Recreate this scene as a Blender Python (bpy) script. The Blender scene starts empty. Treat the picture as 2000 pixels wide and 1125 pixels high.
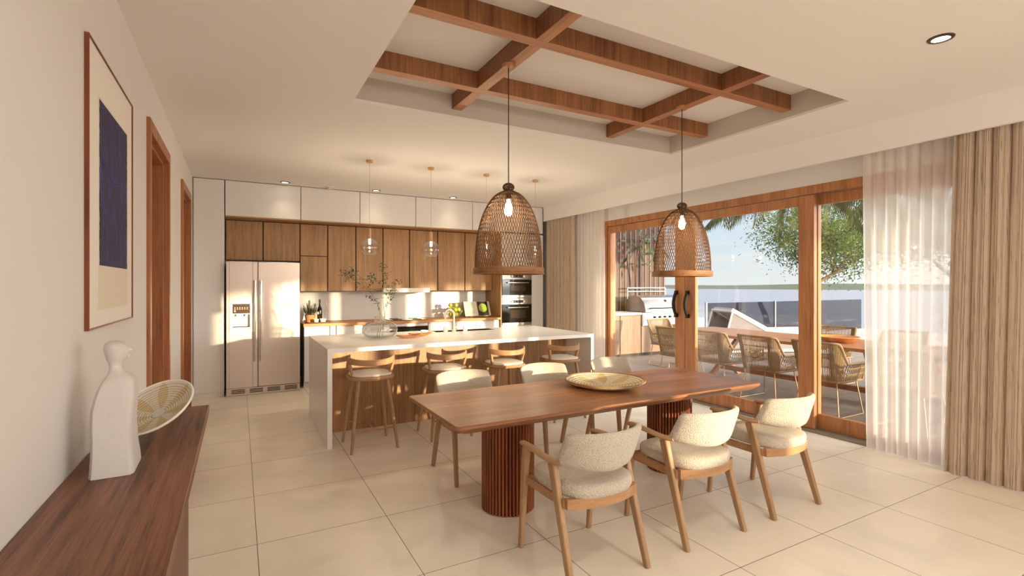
import bpy, bmesh, math, random
from mathutils import Vector, Matrix, Euler, Quaternion
random.seed(7)
PI = math.pi
S = bpy.context.scene
COL = S.collection

# ------------------------------------------------------------------ helpers
def lin(r, g, b):
    f = lambda c: (c / 12.92) if c <= 0.04045 else ((c + 0.055) / 1.055) ** 2.4
    return (f(r / 255), f(g / 255), f(b / 255), 1)

class MB:
    """collects shapes and links them as one mesh object"""
    def __init__(s):
        s.bm = bmesh.new(); s.mi = 0
    def _done(s, faces):
        for f in faces: f.material_index = s.mi
    def box(s, x0, x1, y0, y1, z0, z1, b=0.0, seg=1, M=None):
        vs = [s.bm.verts.new((x, y, z)) for x in (x0, x1) for y in (y0, y1) for z in (z0, z1)]
        F = [(0,1,3,2),(4,6,7,5),(0,4,5,1),(2,3,7,6),(0,2,6,4),(1,5,7,3)]
        fs = [s.bm.faces.new([vs[i] for i in q]) for q in F]
        s._done(fs)
        if b > 0:
            es = list({e for f in fs for e in f.edges})
            r = bmesh.ops.bevel(s.bm, geom=es, offset=b, segments=seg, affect='EDGES', profile=0.5)
            s._done(r['faces'])
            vs = list({v for f in r['faces'] for v in f.verts} | {v for v in vs if v.is_valid})
        if M is not None:
            for v in vs: v.co = M @ v.co
        return s
    def grid(s, fn, nu, nv, closeu=False, closev=False):
        V = [[s.bm.verts.new(fn(i, j)) for j in range(nv)] for i in range(nu)]
        fs = []
        for i in range(nu if closeu else nu - 1):
            for j in range(nv if closev else nv - 1):
                q = [V[i][j], V[(i+1) % nu][j], V[(i+1) % nu][(j+1) % nv], V[i][(j+1) % nv]]
                try: fs.append(s.bm.faces.new(q))
                except ValueError: pass
        s._done(fs); return V
    def lathe(s, prof, c=(0,0,0), seg=32, cap=True, M=None):
        c = Vector(c); M = M or Matrix()
        def fn(i, j):
            a = 2*PI*i/seg; r, z = prof[j]
            return M @ Vector((r*math.cos(a), r*math.sin(a), z)) + c
        V = s.grid(fn, seg, len(prof), closeu=True)
        if cap:
            for j in (0, len(prof)-1):
                if prof[j][0] > 1e-5:
                    ring = [V[i][j] for i in range(seg)]
                    if j == 0: ring.reverse()
                    try: s._done([s.bm.faces.new(ring)])
                    except ValueError: pass
        return s
    def tube(s, pts, r, seg=8, closed=False, cap=True, flat=1.0, up=None):
        pts = [Vector(p) for p in pts]; n = len(pts)
        R = r if isinstance(r, (list, tuple)) else [r]*n
        T = []
        for i in range(n):
            if closed: t = pts[(i+1) % n] - pts[i-1]
            else: t = pts[min(i+1, n-1)] - pts[max(i-1, 0)]
            T.append(t.normalized() if t.length > 1e-9 else Vector((0,0,1)))
        u = Vector(up) if up else (Vector((0,0,1)) if abs(T[0].z) < 0.9 else Vector((1,0,0)))
        N = []
        for t in T:
            u = u - t * u.dot(t)
            if u.length < 1e-6: u = t.orthogonal()
            u = u.normalized(); N.append(u.copy())
            if up: u = Vector(up)
        def fn(i, j):
            a = 2*PI*j/seg
            b = T[i].cross(N[i])
            return pts[i] + (N[i]*math.cos(a) + b*math.sin(a)*flat) * R[i]
        V = s.grid(fn, n, seg, closeu=closed, closev=True)
        if cap and not closed:
            for k, fl in ((0, True), (n-1, False)):
                ring = list(V[k])
                if fl: ring.reverse()
                try: s._done([s.bm.faces.new(ring)])
                except ValueError: pass
        return s
    def sweep(s, secs, cap=True):
        """secs: list of equally long closed loops of points"""
        V = s.grid(lambda i, j: secs[i][j], len(secs), len(secs[0]), closev=True)
        if cap:
            for k, fl in ((0, True), (len(secs)-1, False)):
                ring = list(V[k])
                if fl: ring.reverse()
                try: s._done([s.bm.faces.new(ring)])
                except ValueError: pass
        return s
    def bar(s, p, q, w0, d0, w1=None, d1=None, b=0.004, xdir=(1,0,0)):
        """square bar of width w (along xdir) and depth d from p to q, edges chamfered"""
        p, q = Vector(p), Vector(q); w1 = w1 or w0; d1 = d1 or d0
        t = (q-p).normalized(); X = Vector(xdir); X = (X - t*X.dot(t)).normalized(); Y = t.cross(X)
        def sec(c, w, d):
            w, d = w/2, d/2
            return [c + X*a + Y*e for a, e in ((-w+b,-d),(w-b,-d),(w,-d+b),(w,d-b),(w-b,d),(-w+b,d),(-w,d-b),(-w,-d+b))]
        return s.sweep([sec(p, w0, d0), sec(q, w1, d1)])
    def prism(s, poly, z0, z1, b=0.0):
        n = len(poly)
        lo = [Vector((x, y, z0)) for x, y in poly]; hi = [Vector((x, y, z1)) for x, y in poly]
        return s.sweep([lo, hi])
    def ball(s, c, r, seg=16, sc=(1,1,1), M=None):
        n = seg//2
        def fn(i, j):
            th = PI*j/n; a = 2*PI*i/seg
            v = Vector((math.sin(th)*math.cos(a)*r*sc[0], math.sin(th)*math.sin(a)*r*sc[1], -math.cos(th)*r*sc[2]))
            return (M @ v if M else v) + Vector(c)
        s.grid(fn, seg, n+1, closeu=True); return s
    def leaf(s, p, d, n, L, W, bend=0.2):
        p, d, n = Vector(p), Vector(d).normalized(), Vector(n)
        w = d.cross(n)
        w = w.normalized() if w.length > 1e-6 else d.orthogonal().normalized()
        n = w.cross(d)
        P = [p, p + d*L*.4 + w*W/2 + n*bend*L*.1, p + d*L - n*bend*L*.4, p + d*L*.4 - w*W/2 + n*bend*L*.1]
        s._done([s.bm.faces.new([s.bm.verts.new(x) for x in P])]); return s
    def build(s, name, mats, parent=None, loc=(0,0,0), angle=35, merge=True, shift=None):
        bm = s.bm
        if merge: bmesh.ops.remove_doubles(bm, verts=bm.verts, dist=1e-5)
        off = Vector(loc)
        if parent is not None:
            p = parent
            while p is not None: off = off + p.location; p = p.parent
        if shift is not None: off = Vector(shift)
        for v in bm.verts: v.co -= off
        bmesh.ops.recalc_face_normals(bm, faces=bm.faces)
        me = bpy.data.meshes.new(name); bm.to_mesh(me); bm.free()
        for m in (mats if isinstance(mats, (list, tuple)) else [mats]): me.materials.append(m)
        if angle:
            me.polygons.foreach_set('use_smooth', [True]*len(me.polygons))
            me.set_sharp_from_angle(angle=math.radians(angle))
        o = bpy.data.objects.new(name, me); COL.objects.link(o)
        if parent is not None: o.parent = parent
        o.location = loc if parent is None else (0,0,0)
        return o

def tag(o, label, cat, group=None, kind=None):
    if label: o['label'] = label
    if cat: o['category'] = cat
    if group: o['group'] = group
    if kind: o['kind'] = kind
    return o
def thing(name, loc, label, cat, group=None, rz=0):
    o = bpy.data.objects.new(name, None); COL.objects.link(o)
    o.empty_display_size = .1
    o.location = loc; o.rotation_euler = (0, 0, rz)
    return tag(o, label, cat, group)
def struct(o):
    o['kind'] = 'structure'; return o
def dup(root, loc, rz=0, label=None):
    def cp(o, par):
        c = o.copy(); COL.objects.link(c); c.parent = par
        for ch in o.children: cp(ch, c)
        return c
    r = cp(root, None)
    r.location = loc; r.rotation_euler = (0, 0, rz)
    if label: r['label'] = label
    return r
def box(name, mat, x0, x1, y0, y1, z0, z1, parent=None, b=0.002):
    return MB().box(x0, x1, y0, y1, z0, z1, b).build(name, mat, parent)
def pt_light(name, parent, loc, energy, color, r=.03, kind='POINT', size=None, blend=None):
    d = bpy.data.lights.new(name, kind); d.energy = energy; d.color = color
    d.shadow_soft_size = r
    if kind == 'SPOT': d.spot_size = size; d.spot_blend = blend
    o = bpy.data.objects.new(name, d); COL.objects.link(o); o.location = loc
    if parent is not None: o.parent = parent
    return o

# ------------------------------------------------------------------ materials
class NT:
    def __init__(s, m):
        s.t = m.node_tree; s.n = s.t.nodes; s.l = s.t.links
    def add(s, typ, **kw):
        nd = s.n.new(typ)
        for k, v in kw.items():
            if k.startswith('i_'):
                key = k[2:]; key = int(key) if key.isdigit() else key
                nd.inputs[key].default_value = v
            else: setattr(nd, k, v)
        return nd
    def link(s, a, b): s.l.new(a, b)
def newmat(name):
    m = bpy.data.materials.new(name); m.use_nodes = True
    return m, NT(m), m.node_tree.nodes['Principled BSDF']
def ramp(nt, stops):
    r = nt.add('ShaderNodeValToRGB'); e = r.color_ramp.elements
    while len(e) < len(stops): e.new(0.5)
    for k, (p, c) in enumerate(stops): e[k].position = p; e[k].color = c
    return r
def plain(name, c, rough=.5, metal=0, coat=0, spec=.5, bump=0, bscale=200, vary=0):
    m, nt, b = newmat(name)
    b.inputs['Base Color'].default_value = c; b.inputs['Roughness'].default_value = rough
    b.inputs['Metallic'].default_value = metal; b.inputs['Coat Weight'].default_value = coat
    b.inputs['Specular IOR Level'].default_value = spec
    tc = nt.add('ShaderNodeTexCoord')
    if bump:
        nz = nt.add('ShaderNodeTexNoise'); nz.inputs['Scale'].default_value = bscale; nz.inputs['Detail'].default_value = 3
        nt.link(tc.outputs['Object'], nz.inputs['Vector'])
        bp = nt.add('ShaderNodeBump'); bp.inputs['Strength'].default_value = bump; bp.inputs['Distance'].default_value = .004
        nt.link(nz.outputs['Fac'], bp.inputs['Height']); nt.link(bp.outputs['Normal'], b.inputs['Normal'])
    if vary:
        n2 = nt.add('ShaderNodeTexNoise'); n2.inputs['Scale'].default_value = 3; n2.inputs['Detail'].default_value = 5
        nt.link(tc.outputs['Object'], n2.inputs['Vector'])
        lo = tuple(x*(1-vary) for x in c[:3]) + (1,); hi = tuple(min(1, x*(1+vary)) for x in c[:3]) + (1,)
        r = ramp(nt, [(.3, lo), (.7, hi)])
        nt.link(n2.outputs['Fac'], r.inputs['Fac']); nt.link(r.outputs['Color'], b.inputs['Base Color'])
    return m
def wood(name, dark, light, axis='z', rough=.42, scale=1.0, contrast=1.0, coat=0.0, planks=None):
    """fine straight grain along axis, a few broader cathedral bands"""
    m, nt, b = newmat(name)
    tc = nt.add('ShaderNodeTexCoord')
    a = 'xyz'.index(axis)
    oi = nt.add('ShaderNodeObjectInfo')
    off = nt.add('ShaderNodeVectorMath', operation='MULTIPLY_ADD')
    nt.link(oi.outputs['Random'], off.inputs[0]); off.inputs[1].default_value = (3.1, 5.7, 4.3)
    nt.link(tc.outputs['Object'], off.inputs[2])
    def grain(across, along, det, dist):
        mp = nt.add('ShaderNodeMapping'); sc = [across*scale]*3; sc[a] = along*scale
        mp.inputs['Scale'].default_value = sc; nt.link(off.outputs[0], mp.inputs['Vector'])
        n = nt.add('ShaderNodeTexNoise'); n.inputs['Scale'].default_value = 1; n.inputs['Detail'].default_value = det
        n.inputs['Roughness'].default_value = .6; n.inputs['Distortion'].default_value = dist
        nt.link(mp.outputs['Vector'], n.inputs['Vector']); return n
    g1 = grain(9, .7, 4, 1.2); g2 = grain(70, 2.0, 5, .3); g3 = grain(260, 9, 2, 0)
    mx = nt.add('ShaderNodeMix', data_type='FLOAT'); mx.inputs[0].default_value = .45
    nt.link(g1.outputs['Fac'], mx.inputs[2]); nt.link(g2.outputs['Fac'], mx.inputs[3])
    mx2 = nt.add('ShaderNodeMix', data_type='FLOAT'); mx2.inputs[0].default_value = .22
    nt.link(mx.outputs[0], mx2.inputs[2]); nt.link(g3.outputs['Fac'], mx2.inputs[3])
    w = .115/contrast
    mid = tuple((p*.45+q*.55) for p, q in zip(dark, light))
    r = ramp(nt, [(.5-w, dark), (.5, mid), (.5+w, light)])
    nt.link(mx2.outputs[0], r.inputs['Fac'])
    colout = r.outputs['Color']
    if planks:                                    # staves with their own tone and a fine joint, along one axis
        pa, width = planks
        sp = nt.add('ShaderNodeSeparateXYZ'); nt.link(tc.outputs['Object'], sp.inputs[0])
        dv = nt.add('ShaderNodeMath', operation='DIVIDE'); dv.inputs[1].default_value = width
        nt.link(sp.outputs['xyz'.index(pa)], dv.inputs[0])
        fl = nt.add('ShaderNodeMath', operation='FLOOR'); nt.link(dv.outputs[0], fl.inputs[0])
        wn = nt.add('ShaderNodeTexWhiteNoise', noise_dimensions='1D'); nt.link(fl.outputs[0], wn.inputs['W'])
        mr = nt.add('ShaderNodeMapRange'); mr.inputs['To Min'].default_value = .78; mr.inputs['To Max'].default_value = 1.18
        nt.link(wn.outputs['Value'], mr.inputs['Value'])
        fr = nt.add('ShaderNodeMath', operation='FRACT'); nt.link(dv.outputs[0], fr.inputs[0])
        gt = nt.add('ShaderNodeMath', operation='GREATER_THAN'); gt.inputs[1].default_value = .012; nt.link(fr.outputs[0], gt.inputs[0])
        jm = nt.add('ShaderNodeMapRange'); jm.inputs['To Min'].default_value = .55; nt.link(gt.outputs[0], jm.inputs['Value'])
        ml = nt.add('ShaderNodeMath', operation='MULTIPLY'); nt.link(mr.outputs[0], ml.inputs[0]); nt.link(jm.outputs[0], ml.inputs[1])
        vm = nt.add('ShaderNodeVectorMath', operation='SCALE'); nt.link(colout, vm.inputs[0]); nt.link(ml.outputs[0], vm.inputs['Scale'])
        colout = vm.outputs[0]
    nt.link(colout, b.inputs['Base Color'])
    b.inputs['Roughness'].default_value = rough; b.inputs['Coat Weight'].default_value = coat
    b.inputs['Specular IOR Level'].default_value = .35
    bp = nt.add('ShaderNodeBump'); bp.inputs['Strength'].default_value = .12; bp.inputs['Distance'].default_value = .002
    nt.link(mx2.outputs[0], bp.inputs['Height']); nt.link(bp.outputs['Normal'], b.inputs['Normal'])
    return m
def emit(name, c, st):
    m, nt, b = newmat(name)
    b.inputs['Base Color'].default_value = c; b.inputs['Emission Color'].default_value = c; b.inputs['Emission Strength'].default_value = st
    return m
def clear(name, tint=(1,1,1,1), refl=1.0, rough=0.0, floor=.0, ior=1.5):
    """thin clear glass: lets light straight through, mirrors by its angle"""
    m, nt, b = newmat(name); nt.n.remove(b)
    out = nt.n['Material Output']
    tr = nt.add('ShaderNodeBsdfTransparent'); tr.inputs['Color'].default_value = tint
    gl = nt.add('ShaderNodeBsdfGlossy'); gl.inputs['Roughness'].default_value = rough
    fr = nt.add('ShaderNodeFresnel'); ge = nt.add('ShaderNodeNewGeometry')
    io = nt.add('ShaderNodeMapRange'); io.inputs['To Min'].default_value = ior; io.inputs['To Max'].default_value = 1/ior   # both faces of the pane mirror alike
    nt.link(ge.outputs['Backfacing'], io.inputs['Value']); nt.link(io.outputs[0], fr.inputs['IOR'])
    ml = nt.add('ShaderNodeMath', operation='MULTIPLY_ADD', use_clamp=True); ml.inputs[1].default_value = refl; ml.inputs[2].default_value = floor
    nt.link(fr.outputs[0], ml.inputs[0])
    mx = nt.add('ShaderNodeMixShader')
    nt.link(ml.outputs[0], mx.inputs[0]); nt.link(tr.outputs[0], mx.inputs[1]); nt.link(gl.outputs[0], mx.inputs[2])
    nt.link(mx.outputs[0], out.inputs['Surface']); return m
def cloth(name, c, sheer=0.0, trans=.3, weave=(0,0), slub=None):
    m, nt, b = newmat(name); out = nt.n['Material Output']
    tc = nt.add('ShaderNodeTexCoord')
    nt.n.remove(b)
    df = nt.add('ShaderNodeBsdfDiffuse'); tl = nt.add('ShaderNodeBsdfTranslucent'); tp = nt.add('ShaderNodeBsdfTransparent')
    df.inputs['Color'].default_value = c; tl.inputs['Color'].default_value = c
    if slub:                                      # woven slubs, long and dark, running down the cloth
        mp = nt.add('ShaderNodeMapping'); mp.inputs['Scale'].default_value = (240, 240, 5)
        nt.link(tc.outputs['Object'], mp.inputs['Vector'])
        n = nt.add('ShaderNodeTexNoise'); n.inputs['Scale'].default_value = 1; n.inputs['Detail'].default_value = 4; nt.link(mp.outputs[0], n.inputs['Vector'])
        r = ramp(nt, [(.28, slub), (.44, c), (.75, tuple(min(1, x*1.12) for x in c[:3])+(1,))])
        nt.link(n.outputs['Fac'], r.inputs['Fac']); nt.link(r.outputs[0], df.inputs['Color']); nt.link(r.outputs[0], tl.inputs['Color'])
    m1 = nt.add('ShaderNodeMixShader'); m1.inputs[0].default_value = trans
    nt.link(df.outputs[0], m1.inputs[1]); nt.link(tl.outputs[0], m1.inputs[2])
    last = m1
    if sheer:
        m2 = nt.add('ShaderNodeMixShader')
        lw = nt.add('ShaderNodeLayerWeight'); lw.inputs['Blend'].default_value = .5      # an open weave closes up when seen along the cloth
        mr = nt.add('ShaderNodeMapRange'); mr.inputs['To Min'].default_value = 1-sheer; mr.inputs['To Max'].default_value = .97
        nt.link(lw.outputs['Facing'], mr.inputs['Value']); nt.link(mr.outputs[0], m2.inputs[0])
        nt.link(tp.outputs[0], m2.inputs[1]); nt.link(m1.outputs[0], m2.inputs[2]); last = m2
    nt.link(last.outputs[0], out.inputs['Surface']); return m
def boucle(name, c, c2, scale=220):
    m, nt, b = newmat(name)
    tc = nt.add('ShaderNodeTexCoord')
    v = nt.add('ShaderNodeTexVoronoi'); v.inputs['Scale'].default_value = scale; nt.link(tc.outputs['Object'], v.inputs['Vector'])
    n = nt.add('ShaderNodeTexNoise'); n.inputs['Scale'].default_value = scale*.5; n.inputs['Detail'].default_value = 4; nt.link(tc.outputs['Object'], n.inputs['Vector'])
    r = ramp(nt, [(.1, c), (.75, c2)]); nt.link(v.outputs['Distance'], r.inputs['Fac'])
    nt.link(r.outputs[0], b.inputs['Base Color']); b.inputs['Roughness'].default_value = .95; b.inputs['Specular IOR Level'].default_value = .15
    b.inputs['Sheen Weight'].default_value = .2
    ad = nt.add('ShaderNodeMath', operation='SUBTRACT'); nt.link(n.outputs['Fac'], ad.inputs[0]); nt.link(v.outputs['Distance'], ad.inputs[1])
    bp = nt.add('ShaderNodeBump'); bp.inputs['Strength'].default_value = .9; bp.inputs['Distance'].default_value = .006
    nt.link(ad.outputs[0], bp.inputs['Height']); nt.link(bp.outputs[0], b.inputs['Normal'])
    return m
def leafy(name, dark, light, trans=.35):
    m, nt, b = newmat(name); out = nt.n['Material Output']
    tc = nt.add('ShaderNodeTexCoord')
    n = nt.add('ShaderNodeTexNoise'); n.inputs['Scale'].default_value = 2.5; n.inputs['Detail'].default_value = 6
    nt.link(tc.outputs['Object'], n.inputs['Vector'])
    r = ramp(nt, [(.35, dark), (.65, light)]); nt.link(n.outputs['Fac'], r.inputs['Fac'])
    nt.link(r.outputs[0], b.inputs['Base Color']); b.inputs['Roughness'].default_value = .5
    tl = nt.add('ShaderNodeBsdfTranslucent'); nt.link(r.outputs[0], tl.inputs['Color'])
    mx = nt.add('ShaderNodeMixShader'); mx.inputs[0].default_value = trans
    nt.link(b.outputs[0], mx.inputs[1]); nt.link(tl.outputs[0], mx.inputs[2]); nt.link(mx.outputs[0], out.inputs['Surface'])
    return m
def tiles(name, size, ox, oy, c, joint, rough=.35, jw=.004, vary=.05):
    m, nt, b = newmat(name)
    tc = nt.add('ShaderNodeTexCoord'); sp = nt.add('ShaderNodeSeparateXYZ'); nt.link(tc.outputs['Object'], sp.inputs[0])
    hits = []; cells = []
    for k, o in ((0, ox), (1, oy)):
        sz = size if not isinstance(size, tuple) else size[k]
        a = nt.add('ShaderNodeMath', operation='SUBTRACT'); a.inputs[1].default_value = o - jw/2; nt.link(sp.outputs[k], a.inputs[0])
        d = nt.add('ShaderNodeMath', operation='DIVIDE'); d.inputs[1].default_value = sz; nt.link(a.outputs[0], d.inputs[0])
        f = nt.add('ShaderNodeMath', operation='FRACT'); nt.link(d.outputs[0], f.inputs[0])
        l = nt.add('ShaderNodeMath', operation='LESS_THAN'); l.inputs[1].default_value = jw/sz; nt.link(f.outputs[0], l.inputs[0])
        fl = nt.add('ShaderNodeMath', operation='FLOOR'); nt.link(d.outputs[0], fl.inputs[0])
        hits.append(l); cells.append(fl)
    mxm = nt.add('ShaderNodeMath', operation='MAXIMUM'); nt.link(hits[0].outputs[0], mxm.inputs[0]); nt.link(hits[1].outputs[0], mxm.inputs[1])
    cv = nt.add('ShaderNodeCombineXYZ'); nt.link(cells[0].outputs[0], cv.inputs[0]); nt.link(cells[1].outputs[0], cv.inputs[1])
    wn = nt.add('ShaderNodeTexWhiteNoise', noise_dimensions='3D'); nt.link(cv.outputs[0], wn.inputs['Vector'])
    # soft veins that change from tile to tile
    ofs = nt.add('ShaderNodeVectorMath', operation='MULTIPLY_ADD'); ofs.inputs[1].default_value = (9, 9, 9)
    nt.link(wn.outputs['Color'], ofs.inputs[0]); nt.link(tc.outputs['Object'], ofs.inputs[2])
    n = nt.add('ShaderNodeTexNoise'); n.inputs['Scale'].default_value = 1.6; n.inputs['Detail'].default_value = 7; n.inputs['Distortion'].default_value = 1.4
    nt.link(ofs.outputs[0], n.inputs['Vector'])
    lo = tuple(x*(1-vary*1.6) for x in c[:3])+(1,); hi = tuple(min(1, x*(1+vary)) for x in c[:3])+(1,)
    r = ramp(nt, [(.3, lo), (.5, c), (.72, hi)]); nt.link(n.outputs['Fac'], r.inputs['Fac'])
    mx = nt.add('ShaderNodeMix', data_type='RGBA'); mx.inputs[7].default_value = joint
    nt.link(mxm.outputs[0], mx.inputs[0]); nt.link(r.outputs[0], mx.inputs[6])
    nt.link(mx.outputs[2], b.inputs['Base Color']); b.inputs['Roughness'].default_value = rough; b.inputs['Specular IOR Level'].default_value = .4
    return m
def woven(name, light, gold, rings=26, R=.3, petals=8, gap=.35):
    """coiled straw tray: fine rings, a star of golden petals"""
    m, nt, b = newmat(name)
    tc = nt.add('ShaderNodeTexCoord'); sp = nt.add('ShaderNodeSeparateXYZ'); nt.link(tc.outputs['Object'], sp.inputs[0])
    ln = nt.add('ShaderNodeVectorMath', operation='LENGTH')
    cx = nt.add('ShaderNodeCombineXYZ'); nt.link(sp.outputs[0], cx.inputs[0]); nt.link(sp.outputs[1], cx.inputs[1]); nt.link(cx.outputs[0], ln.inputs[0])
    at = nt.add('ShaderNodeMath', operation='ARCTAN2'); nt.link(sp.outputs[1], at.inputs[0]); nt.link(sp.outputs[0], at.inputs[1])
    def sinm(src, k, p=0):
        q = nt.add('ShaderNodeMath', operation='MULTIPLY_ADD'); q.inputs[1].default_value = k; q.inputs[2].default_value = p; nt.link(src, q.inputs[0])
        s_ = nt.add('ShaderNodeMath', operation='SINE'); nt.link(q.outputs[0], s_.inputs[0]); return s_
    ring = sinm(ln.outputs['Value'], 2*PI*rings/R); st = sinm(at.outputs[0], 150)
    pet = sinm(at.outputs[0], petals)
    rr = nt.add('ShaderNodeMapRange'); rr.inputs['From Min'].default_value = R*.1; rr.inputs['From Max'].default_value = R*.95; nt.link(ln.outputs['Value'], rr.inputs['Value'])
    sh = sinm(rr.outputs[0], PI)
    th = nt.add('ShaderNodeMath', operation='MULTIPLY_ADD'); th.inputs[1].default_value = -1.0; th.inputs[2].default_value = .95; nt.link(sh.outputs[0], th.inputs[0])
    gtp = nt.add('ShaderNodeMath', operation='GREATER_THAN'); nt.link(pet.outputs[0], gtp.inputs[0]); nt.link(th.outputs[0], gtp.inputs[1])
    c1 = nt.add('ShaderNodeMix', data_type='RGBA'); c1.inputs[6].default_value = light; c1.inputs[7].default_value = gold; nt.link(gtp.outputs[0], c1.inputs[0])
    w = nt.add('ShaderNodeMath', operation='MULTIPLY_ADD'); w.inputs[1].default_value = .35; nt.link(st.outputs[0], w.inputs[0]); nt.link(ring.outputs[0], w.inputs[2])
    dk = nt.add('ShaderNodeMapRange'); dk.inputs['From Min'].default_value = -.9; dk.inputs['From Max'].default_value = -.2; dk.inputs['To Min'].default_value = gap; nt.link(w.outputs[0], dk.inputs['Value'])
    vm = nt.add('ShaderNodeVectorMath', operation='SCALE'); nt.link(c1.outputs[2], vm.inputs[0]); nt.link(dk.outputs[0], vm.inputs['Scale'])
    nt.link(vm.outputs[0], b.inputs['Base Color']); b.inputs['Roughness'].default_value = .8
    bp = nt.add('ShaderNodeBump'); bp.inputs['Strength'].default_value = .5; bp.inputs['Distance'].default_value = .003
    nt.link(ring.outputs[0], bp.inputs['Height']); nt.link(bp.outputs[0], b.inputs['Normal'])
    return m

M = {}
M['wall'] = plain('wall_paint', lin(224, 221, 219), .85, bump=.05, bscale=90)
M['ceil'] = plain('ceiling_paint', lin(232, 229, 227), .9)
M['taupe'] = plain('tray_side_taupe', lin(196, 187, 178), .9)  # tray sides, darker than the ceiling
M['lacquer'] = plain('white_lacquer', lin(224, 221, 220), .45)
M['splash'] = plain('white_backsplash', lin(230, 226, 222), .35)
M['quartz'] = plain('white_quartz', lin(236, 234, 233), .28, vary=.02)
M['floor'] = tiles('floor_tile', .735, .09, 1.71, lin(240, 233, 219), lin(108, 94, 80))
M['oakz'] = wood('oak_upright', lin(146, 108, 74), lin(192, 150, 106), 'z')
M['oakx'] = wood('oak_lying', lin(146, 108, 74), lin(192, 150, 106), 'x')
M['oakp'] = wood('oak_panelled', lin(134, 96, 64), lin(180, 136, 94), 'z', planks=('x', .178))
M['oakdark'] = wood('gap_shade_oak', lin(84, 56, 36), lin(112, 78, 52), 'z')  # cabinet bodies darkened, putting shade into the door gaps
M['counter'] = wood('counter_oak', lin(150, 98, 55), lin(205, 150, 95), 'x', planks=('y', .09))
M['beech'] = wood('chair_oak', lin(150, 118, 88), lin(184, 148, 112), 'z', contrast=.8)
M['beechx'] = wood('chair_oak_lying', lin(146, 108, 76), lin(188, 146, 108), 'x', contrast=.8)
M['beechy'] = wood('chair_oak_arm', lin(150, 118, 88), lin(184, 148, 112), 'y', contrast=.8)
M['walnutx'] = wood('table_walnut', lin(126, 80, 52), lin(182, 128, 88), 'x', planks=('y', .15), rough=.38)
M['walnutz'] = wood('pedestal_walnut', lin(96, 48, 28), lin(158, 92, 56), 'z', rough=.45)
M['console'] = wood('console_walnut', lin(64, 38, 28), lin(146, 99, 73), 'y', rough=.4, scale=.8, contrast=1.1)
M['consolez'] = wood('console_walnut_upright', lin(70, 34, 22), lin(112, 62, 40), 'z', rough=.4)
M['beamz'] = wood('beam_veneer', lin(106, 66, 42), lin(160, 108, 70), 'z')
M['beamx'] = wood('beam_underside_across', lin(140, 88, 56), lin(190, 132, 88), 'x')
M['beamy'] = wood('beam_underside_along', lin(140, 88, 56), lin(190, 132, 88), 'y')
M['framez'] = wood('window_teak', lin(146, 94, 60), lin(194, 138, 94), 'z')
M['door'] = wood('door_mahogany', lin(108, 64, 42), lin(146, 92, 62), 'z')
M['doorf'] = wood('door_casing', lin(140, 86, 54), lin(182, 122, 80), 'z')
M['picframe'] = wood('picture_frame_wood', lin(92, 46, 26), lin(140, 76, 44), 'z')
M['gap'] = plain('gap_shade_grey', lin(128, 118, 108), .7)  # grey stands in for shade between the white top doors
M['steel'] = plain('brushed_steel', lin(204, 190, 182), .36, metal=.75)
M['steel2'] = plain('oven_steel', lin(176, 170, 168), .3, metal=.95)
M['chrome'] = plain('chrome', (.85, .84, .82, 1), .12, metal=1)
M['black'] = plain('black_metal', lin(30, 26, 24), .45, spec=.3)
M['blackglass'] = plain('black_glass', lin(16, 13, 12), .06, coat=.5)
M['ovenglass'] = plain('oven_window', lin(58, 40, 28), .08, coat=.5)
M['dark'] = plain('dark_gap', lin(40, 30, 24), .8)
M['bronze'] = plain('dark_bronze', lin(70, 54, 40), .35, metal=.7)
M['white'] = plain('white_ceramic', lin(238, 232, 224), .25)
M['plastic'] = plain('white_plastic', lin(232, 224, 214), .4)
M['boucle'] = boucle('cream_boucle', lin(234, 226, 214), lin(200, 188, 172))
M['linen_seat'] = plain('cream_seat_fabric', lin(232, 222, 206), .9, bump=.3, bscale=500)
M['sheer'] = cloth('sheer_voile', lin(252, 248, 245), sheer=.36, trans=.5)
M['drape'] = cloth('beige_linen', lin(190, 172, 154), trans=.08, slub=lin(128, 108, 90))
M['glass'] = clear('window_glass', (.96, .98, .97, 1), 1.0)
M['thin'] = clear('thin_glass', (.97, .97, .965, 1), 1.3, floor=.01)
M['vase'] = clear('vase_glass', (.985, .99, .99, 1), 1.5, floor=.015)
M['water'] = clear('water', (.97, .98, .985, 1), .8, ior=1.33)
M['smoke'] = clear('tinted_glass', (.26, .28, .34, 1), 1.0)
M['rattan'] = plain('brown_rattan', lin(112, 80, 52), .8, vary=.25)
M['rattan_rim'] = wood('rattan_rim', lin(124, 84, 54), lin(164, 118, 80), 'x', rough=.55)
M['knob'] = plain('dark_rattan', lin(96, 68, 46), .7, vary=.3)
M['cord'] = plain('black_cord', lin(30, 26, 24), .6)
M['wire'] = plain('pale_wire', lin(188, 160, 128), .5)
M['bulb'] = emit('glowing_bulb', (1, .86, .62, 1), 14)
M['led'] = emit('glowing_led', (1, .90, .72, 1), 5)
M['lens'] = emit('downlight_lens', (1, .90, .72, 1), 6)
M['stone'] = plain('white_marble', lin(208, 204, 202), .7, bump=.25, bscale=60, vary=.05)
M['paper'] = plain('art_paper', lin(226, 216, 198), .9)
M['mat'] = plain('white_mount', lin(236, 230, 222), .9)
M['terracotta'] = plain('terracotta', lin(196, 130, 78), .7, vary=.1)
M['honey'] = wood('pale_honey_wood', lin(184, 140, 94), lin(216, 174, 124), 'z')
M['herb'] = leafy('herb_green', lin(54, 74, 36), lin(110, 132, 70))
M['olive'] = leafy('branch_green', lin(34, 44, 24), lin(70, 86, 46), .2)
M['stem'] = plain('stem_green', lin(120, 112, 66), .6)
M['bark'] = plain('bark', lin(120, 92, 70), .9, bump=.5, bscale=30, vary=.2)
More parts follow.
